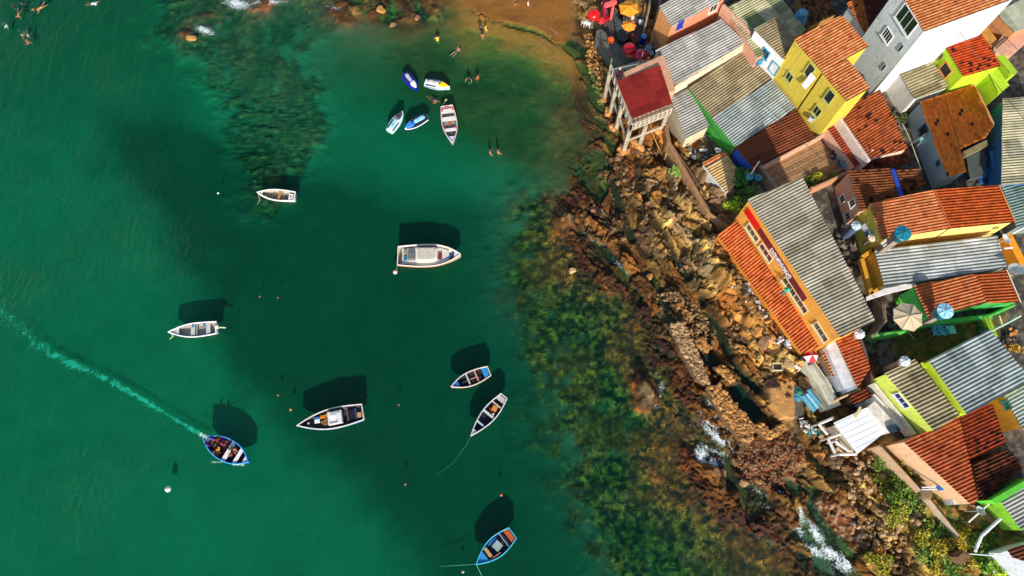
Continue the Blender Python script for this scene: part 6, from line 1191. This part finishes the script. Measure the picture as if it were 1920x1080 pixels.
slab('blue wall face beside the grey right edge roof', 'side_wall', 'wall', [(1866, 232), (1878, 225), (1878, 262), (1862, 275)], 5.0, 2, '#2a6a94'); slab('white flat roof of the small backyard beside the tiles', 'flat_roof', 'roof', [(1549, 650), (1566, 636), (1606, 722), (1582, 730)], 4.6, 2, '#d8dce0'); slab('blue-grey flat corner of the small backyard', 'flat_roof', 'roof', [(1582, 722), (1596, 712), (1609, 727), (1588, 736)], 4.4, 2, '#8c9cac')
House('narrow backyard roof of orange ribbed tiles below the restaurant', [([(1566, 636), (1603, 622), (1632, 690), (1608, 727)], 5.0, (1566, 636, 1603, 622), 'tile', WST)], '#b8a890', name='backyard_roof', cat='roof'); House('dark red steep strip roof beside the backyard tiles', [([(1604, 622), (1618, 628), (1648, 712), (1634, 722), (1632, 690)], 4.6, (1604, 622, 1634, 722), 'tile', T('#7a3424', '#5c2a20', .4))], '#6a5448', name='strip_roof', cat='roof')
House('small orange barrel roofs over the cluttered backyard', [([(1540, 664), (1552, 658), (1574, 698), (1560, 706)], 3.9, (1540, 664, 1552, 658), 'tile', ORT)], '#a8906c', name='small_roof', cat='roof'); House('dark red shed roof next to the thin white wall', [([(1594, 742), (1622, 728), (1636, 745), (1598, 758)], 4.2, (1594, 742, 1622, 728), 'tile', T('#8a3a20', '#74301c', .3))], '#6c4c38', cat='shed', name='shed')
slab('cream veranda kerb wall right of the panel roof', 'side_wall', 'wall', [(1627, 764), (1640, 752), (1690, 806), (1668, 812)], 4.6, 2, '#e4dcd0'); slab('dark blue tinted roof hatch beside the panel roof', 'roof_hatch', 'hatch', [(1664, 800), (1680, 794), (1690, 806), (1672, 812)], 4.9, 4.5, '#1c3a50'); slab('broad white slab behind the unfinished shed', 'slab_roof', 'roof', [(1622, 752), (1640, 738), (1700, 800), (1690, 806)], 3.9, 1.5, '#e8e6e4')
slab('cream plank lying across the white panel roof', 'plank', 'plank', [(1612, 762), (1616, 764), (1606, 784), (1601, 782)], 4.45, 4.4, '#d8c48c'); slab('white apron slab below the wide orange roof', 'slab_roof', 'roof', [(1772, 905), (1790, 912), (1812, 945), (1790, 946)], 3.6, 1.5, '#e8e6e2'); cvr = thing('well_cover', 'round brown well cover at the joint of the drain walls', 'cover', U(1733, 926, 2.6)); part(MB().lathe([(.55, 0), (.55, .35), (.4, .4)], U(1733, 926, 2.7), 18), 'cover', P('#8a7250', .9, .4), cvr); part(MB().box(U(1731, 915, 3.0), (.5, .5, .4), .3), 'box', P('#3a3430'), cvr)
bc_ = thing('blue_canopy', 'crumpled blue and white canopy beside the wide orange roof', 'canopy', U(1764, 914, 3)); part(MB().prism(px3([(1755, 912), (1768, 908), (1775, 918), (1760, 920)], 3.9), 3.8), 'cloth', P('#1c62c0', .6, .3, 5), bc_); part(MB().tube([U(1728, 914, 3.6), U(1756, 912, 3.8)], .06), 'pole', P('#e8e4e4'), bc_); part(MB().tube([U(1728, 918, 3.6), U(1756, 917, 3.8)], .06), 'pole', P('#d8dce4'), bc_)
pit = thing('brown_hut_roof', 'small brown square hut roof above the pinkish rubble', 'hut', U(1808, 1044, 2.6)); part(MB().prism(px3([(1793, 1045), (1806, 1032), (1820, 1042), (1808, 1058)], 3.8), 2), 'roof', P('#7a5a3c', .9, .35, 3), pit); part(MB().prism(px3([(1796, 1045), (1806, 1036), (1816, 1042), (1807, 1053)], 3.86), 3.7), 'cover', P('#8c6a48', .9, .4, 6), pit)
crt = thing('wooden_crate', 'empty pale wooden crate lying on the dark rocks', 'crate', U(1458, 688, 2)); cp = U(1457, 688, 2.6); mb = MB()
for s_ in (-1, 1): mb.box(cp + Vector((s_ * .45, 0, 0)), (.06, .7, .4)); mb.box(cp + Vector((0, s_ * .35, 0)), (.9, .06, .4))
part(mb, 'sides', P('#d8c8a0', .8, .3), crt); part(MB().box(cp - Vector((0, 0, .18)), (.84, .62, .04)), 'bottom', P('#6a5238'), crt)
# laundry, cloths, air conditioners
cl_ = thing('hanging_cloth', 'long white cloth hanging from a window of the yellow house', 'cloth', U(1520, 152, 8)); A2, B2 = hy.fp[3], hy.fp[0]; nn = hy.out(A2, B2); pA = onwall(1528, 140, A2, B2) + nn * .15; pB = onwall(1514, 160, A2, B2) + nn * .5; sd3 = (B2 - A2).normalized() * .4; mb = MB(); mb.add([pA - sd3, pA + sd3, pB + sd3 * .8, pB - sd3 * .8, pA - sd3 + nn * .03, pA + sd3 + nn * .03, pB + sd3 * .8 + nn * .03, pB - sd3 * .8 + nn * .03], [(0, 1, 2, 3), (7, 6, 5, 4), (0, 4, 5, 1), (2, 6, 7, 3), (1, 5, 6, 2), (0, 3, 7, 4)]); part(mb, 'cloth', P('#f0ecf0', .8, .15, 5), cl_)
ac = thing('air_conditioner', 'white air conditioner at the foot of the yellow house', 'air conditioner', U(1524, 220, 5.6)); part(MB().box(U(1524, 220, 5.8), (.9, .5, .6), .9), 'casing', P('#c4ccd4'), ac); part(MB().lathe([(.2, 0), (.2, .02)], U(1524, 220, 6.11), 14), 'fan', P('#5a6068'), ac)
for i, (x, y, c_, lab) in enumerate([(1420, 118, '#e8603a', 'orange flowering cloth by the white house door'), (1426, 112, '#2f8fb4', 'teal cloth hanging beside the blue framed window')]):
    A3, B3 = h6.fp[3], h6.fp[0]; n3 = h6.out(A3, B3); q = onwall(x, y, A3, B3) + n3 * .3; t = thing('cloth', lab, 'cloth', q); m3 = MB(); [m3.blob(q + Vector((random.uniform(-.3, .3), random.uniform(-.3, .3), random.uniform(-.3, .3))), random.uniform(.1, .25), .4) for _ in range(8)]; part(m3, 'cloth', P(c_, .7, .3, 5), t)
for (x, y, z, c_, lab) in [(1621, 428, 6.4, '#d8dce4', 'white laundry on the line beside the lime wall strip'), (1627, 438, 6.4, '#4c7c9c', 'blue laundry on the line beside the lime wall strip')]:
    p = U(x, y, z); t = thing('laundry', lab, 'laundry', p); part(MB().box(p, (.06, .7, .8), .4), 'cloth', P(c_, .8, .2, 4), t); part(MB().tube([p + Vector((-.3, -.6, .42)), p + Vector((.3, .6, .42))], .015, 4), 'line', P('#c0c0c0'), t)

for (x, y, ti, lab) in ((1160, 141, '#e8e4e0', 'person in white on the terrace of the stilt house'), (1166, 150, '#b01c60', 'person in magenta on the terrace of the stilt house'), (1186, 139, '#24303c', 'person in dark clothes on the terrace of the stilt house')):
    p = U(x, y, 4.7); person(lab, p.x, p.y, 4.7, random.uniform(0, 6), 'wade', '#2a2c34', ti, '#a8623e')
for pts, lab in (([(1427, 205, 7), (1500, 262, 6.3), (1545, 300, 6.5)], 'thin dark cable above the brown ribbed roof'), ([(1330, 232, 5), (1370, 285, 4.6), (1410, 330, 5)], 'pale cable along the green and blue walls'), ([(1800, 60, 12), (1862, 150, 9), (1925, 230, 9)], 'dark cable crossing the lime green house'), ([(1850, 40, 9), (1890, 75, 8.4), (1925, 110, 8.4)], 'dark cable above the salmon terrace'), ([(1640, 562, 7), (1720, 640, 6), (1760, 700, 8)], 'cable hanging over the grassy yard')):
    w = [U(*q) for q in pts]; tag(MB().tube(w, .025, 5).build('cable', P('#3a3a38'), None), lab, 'cable')
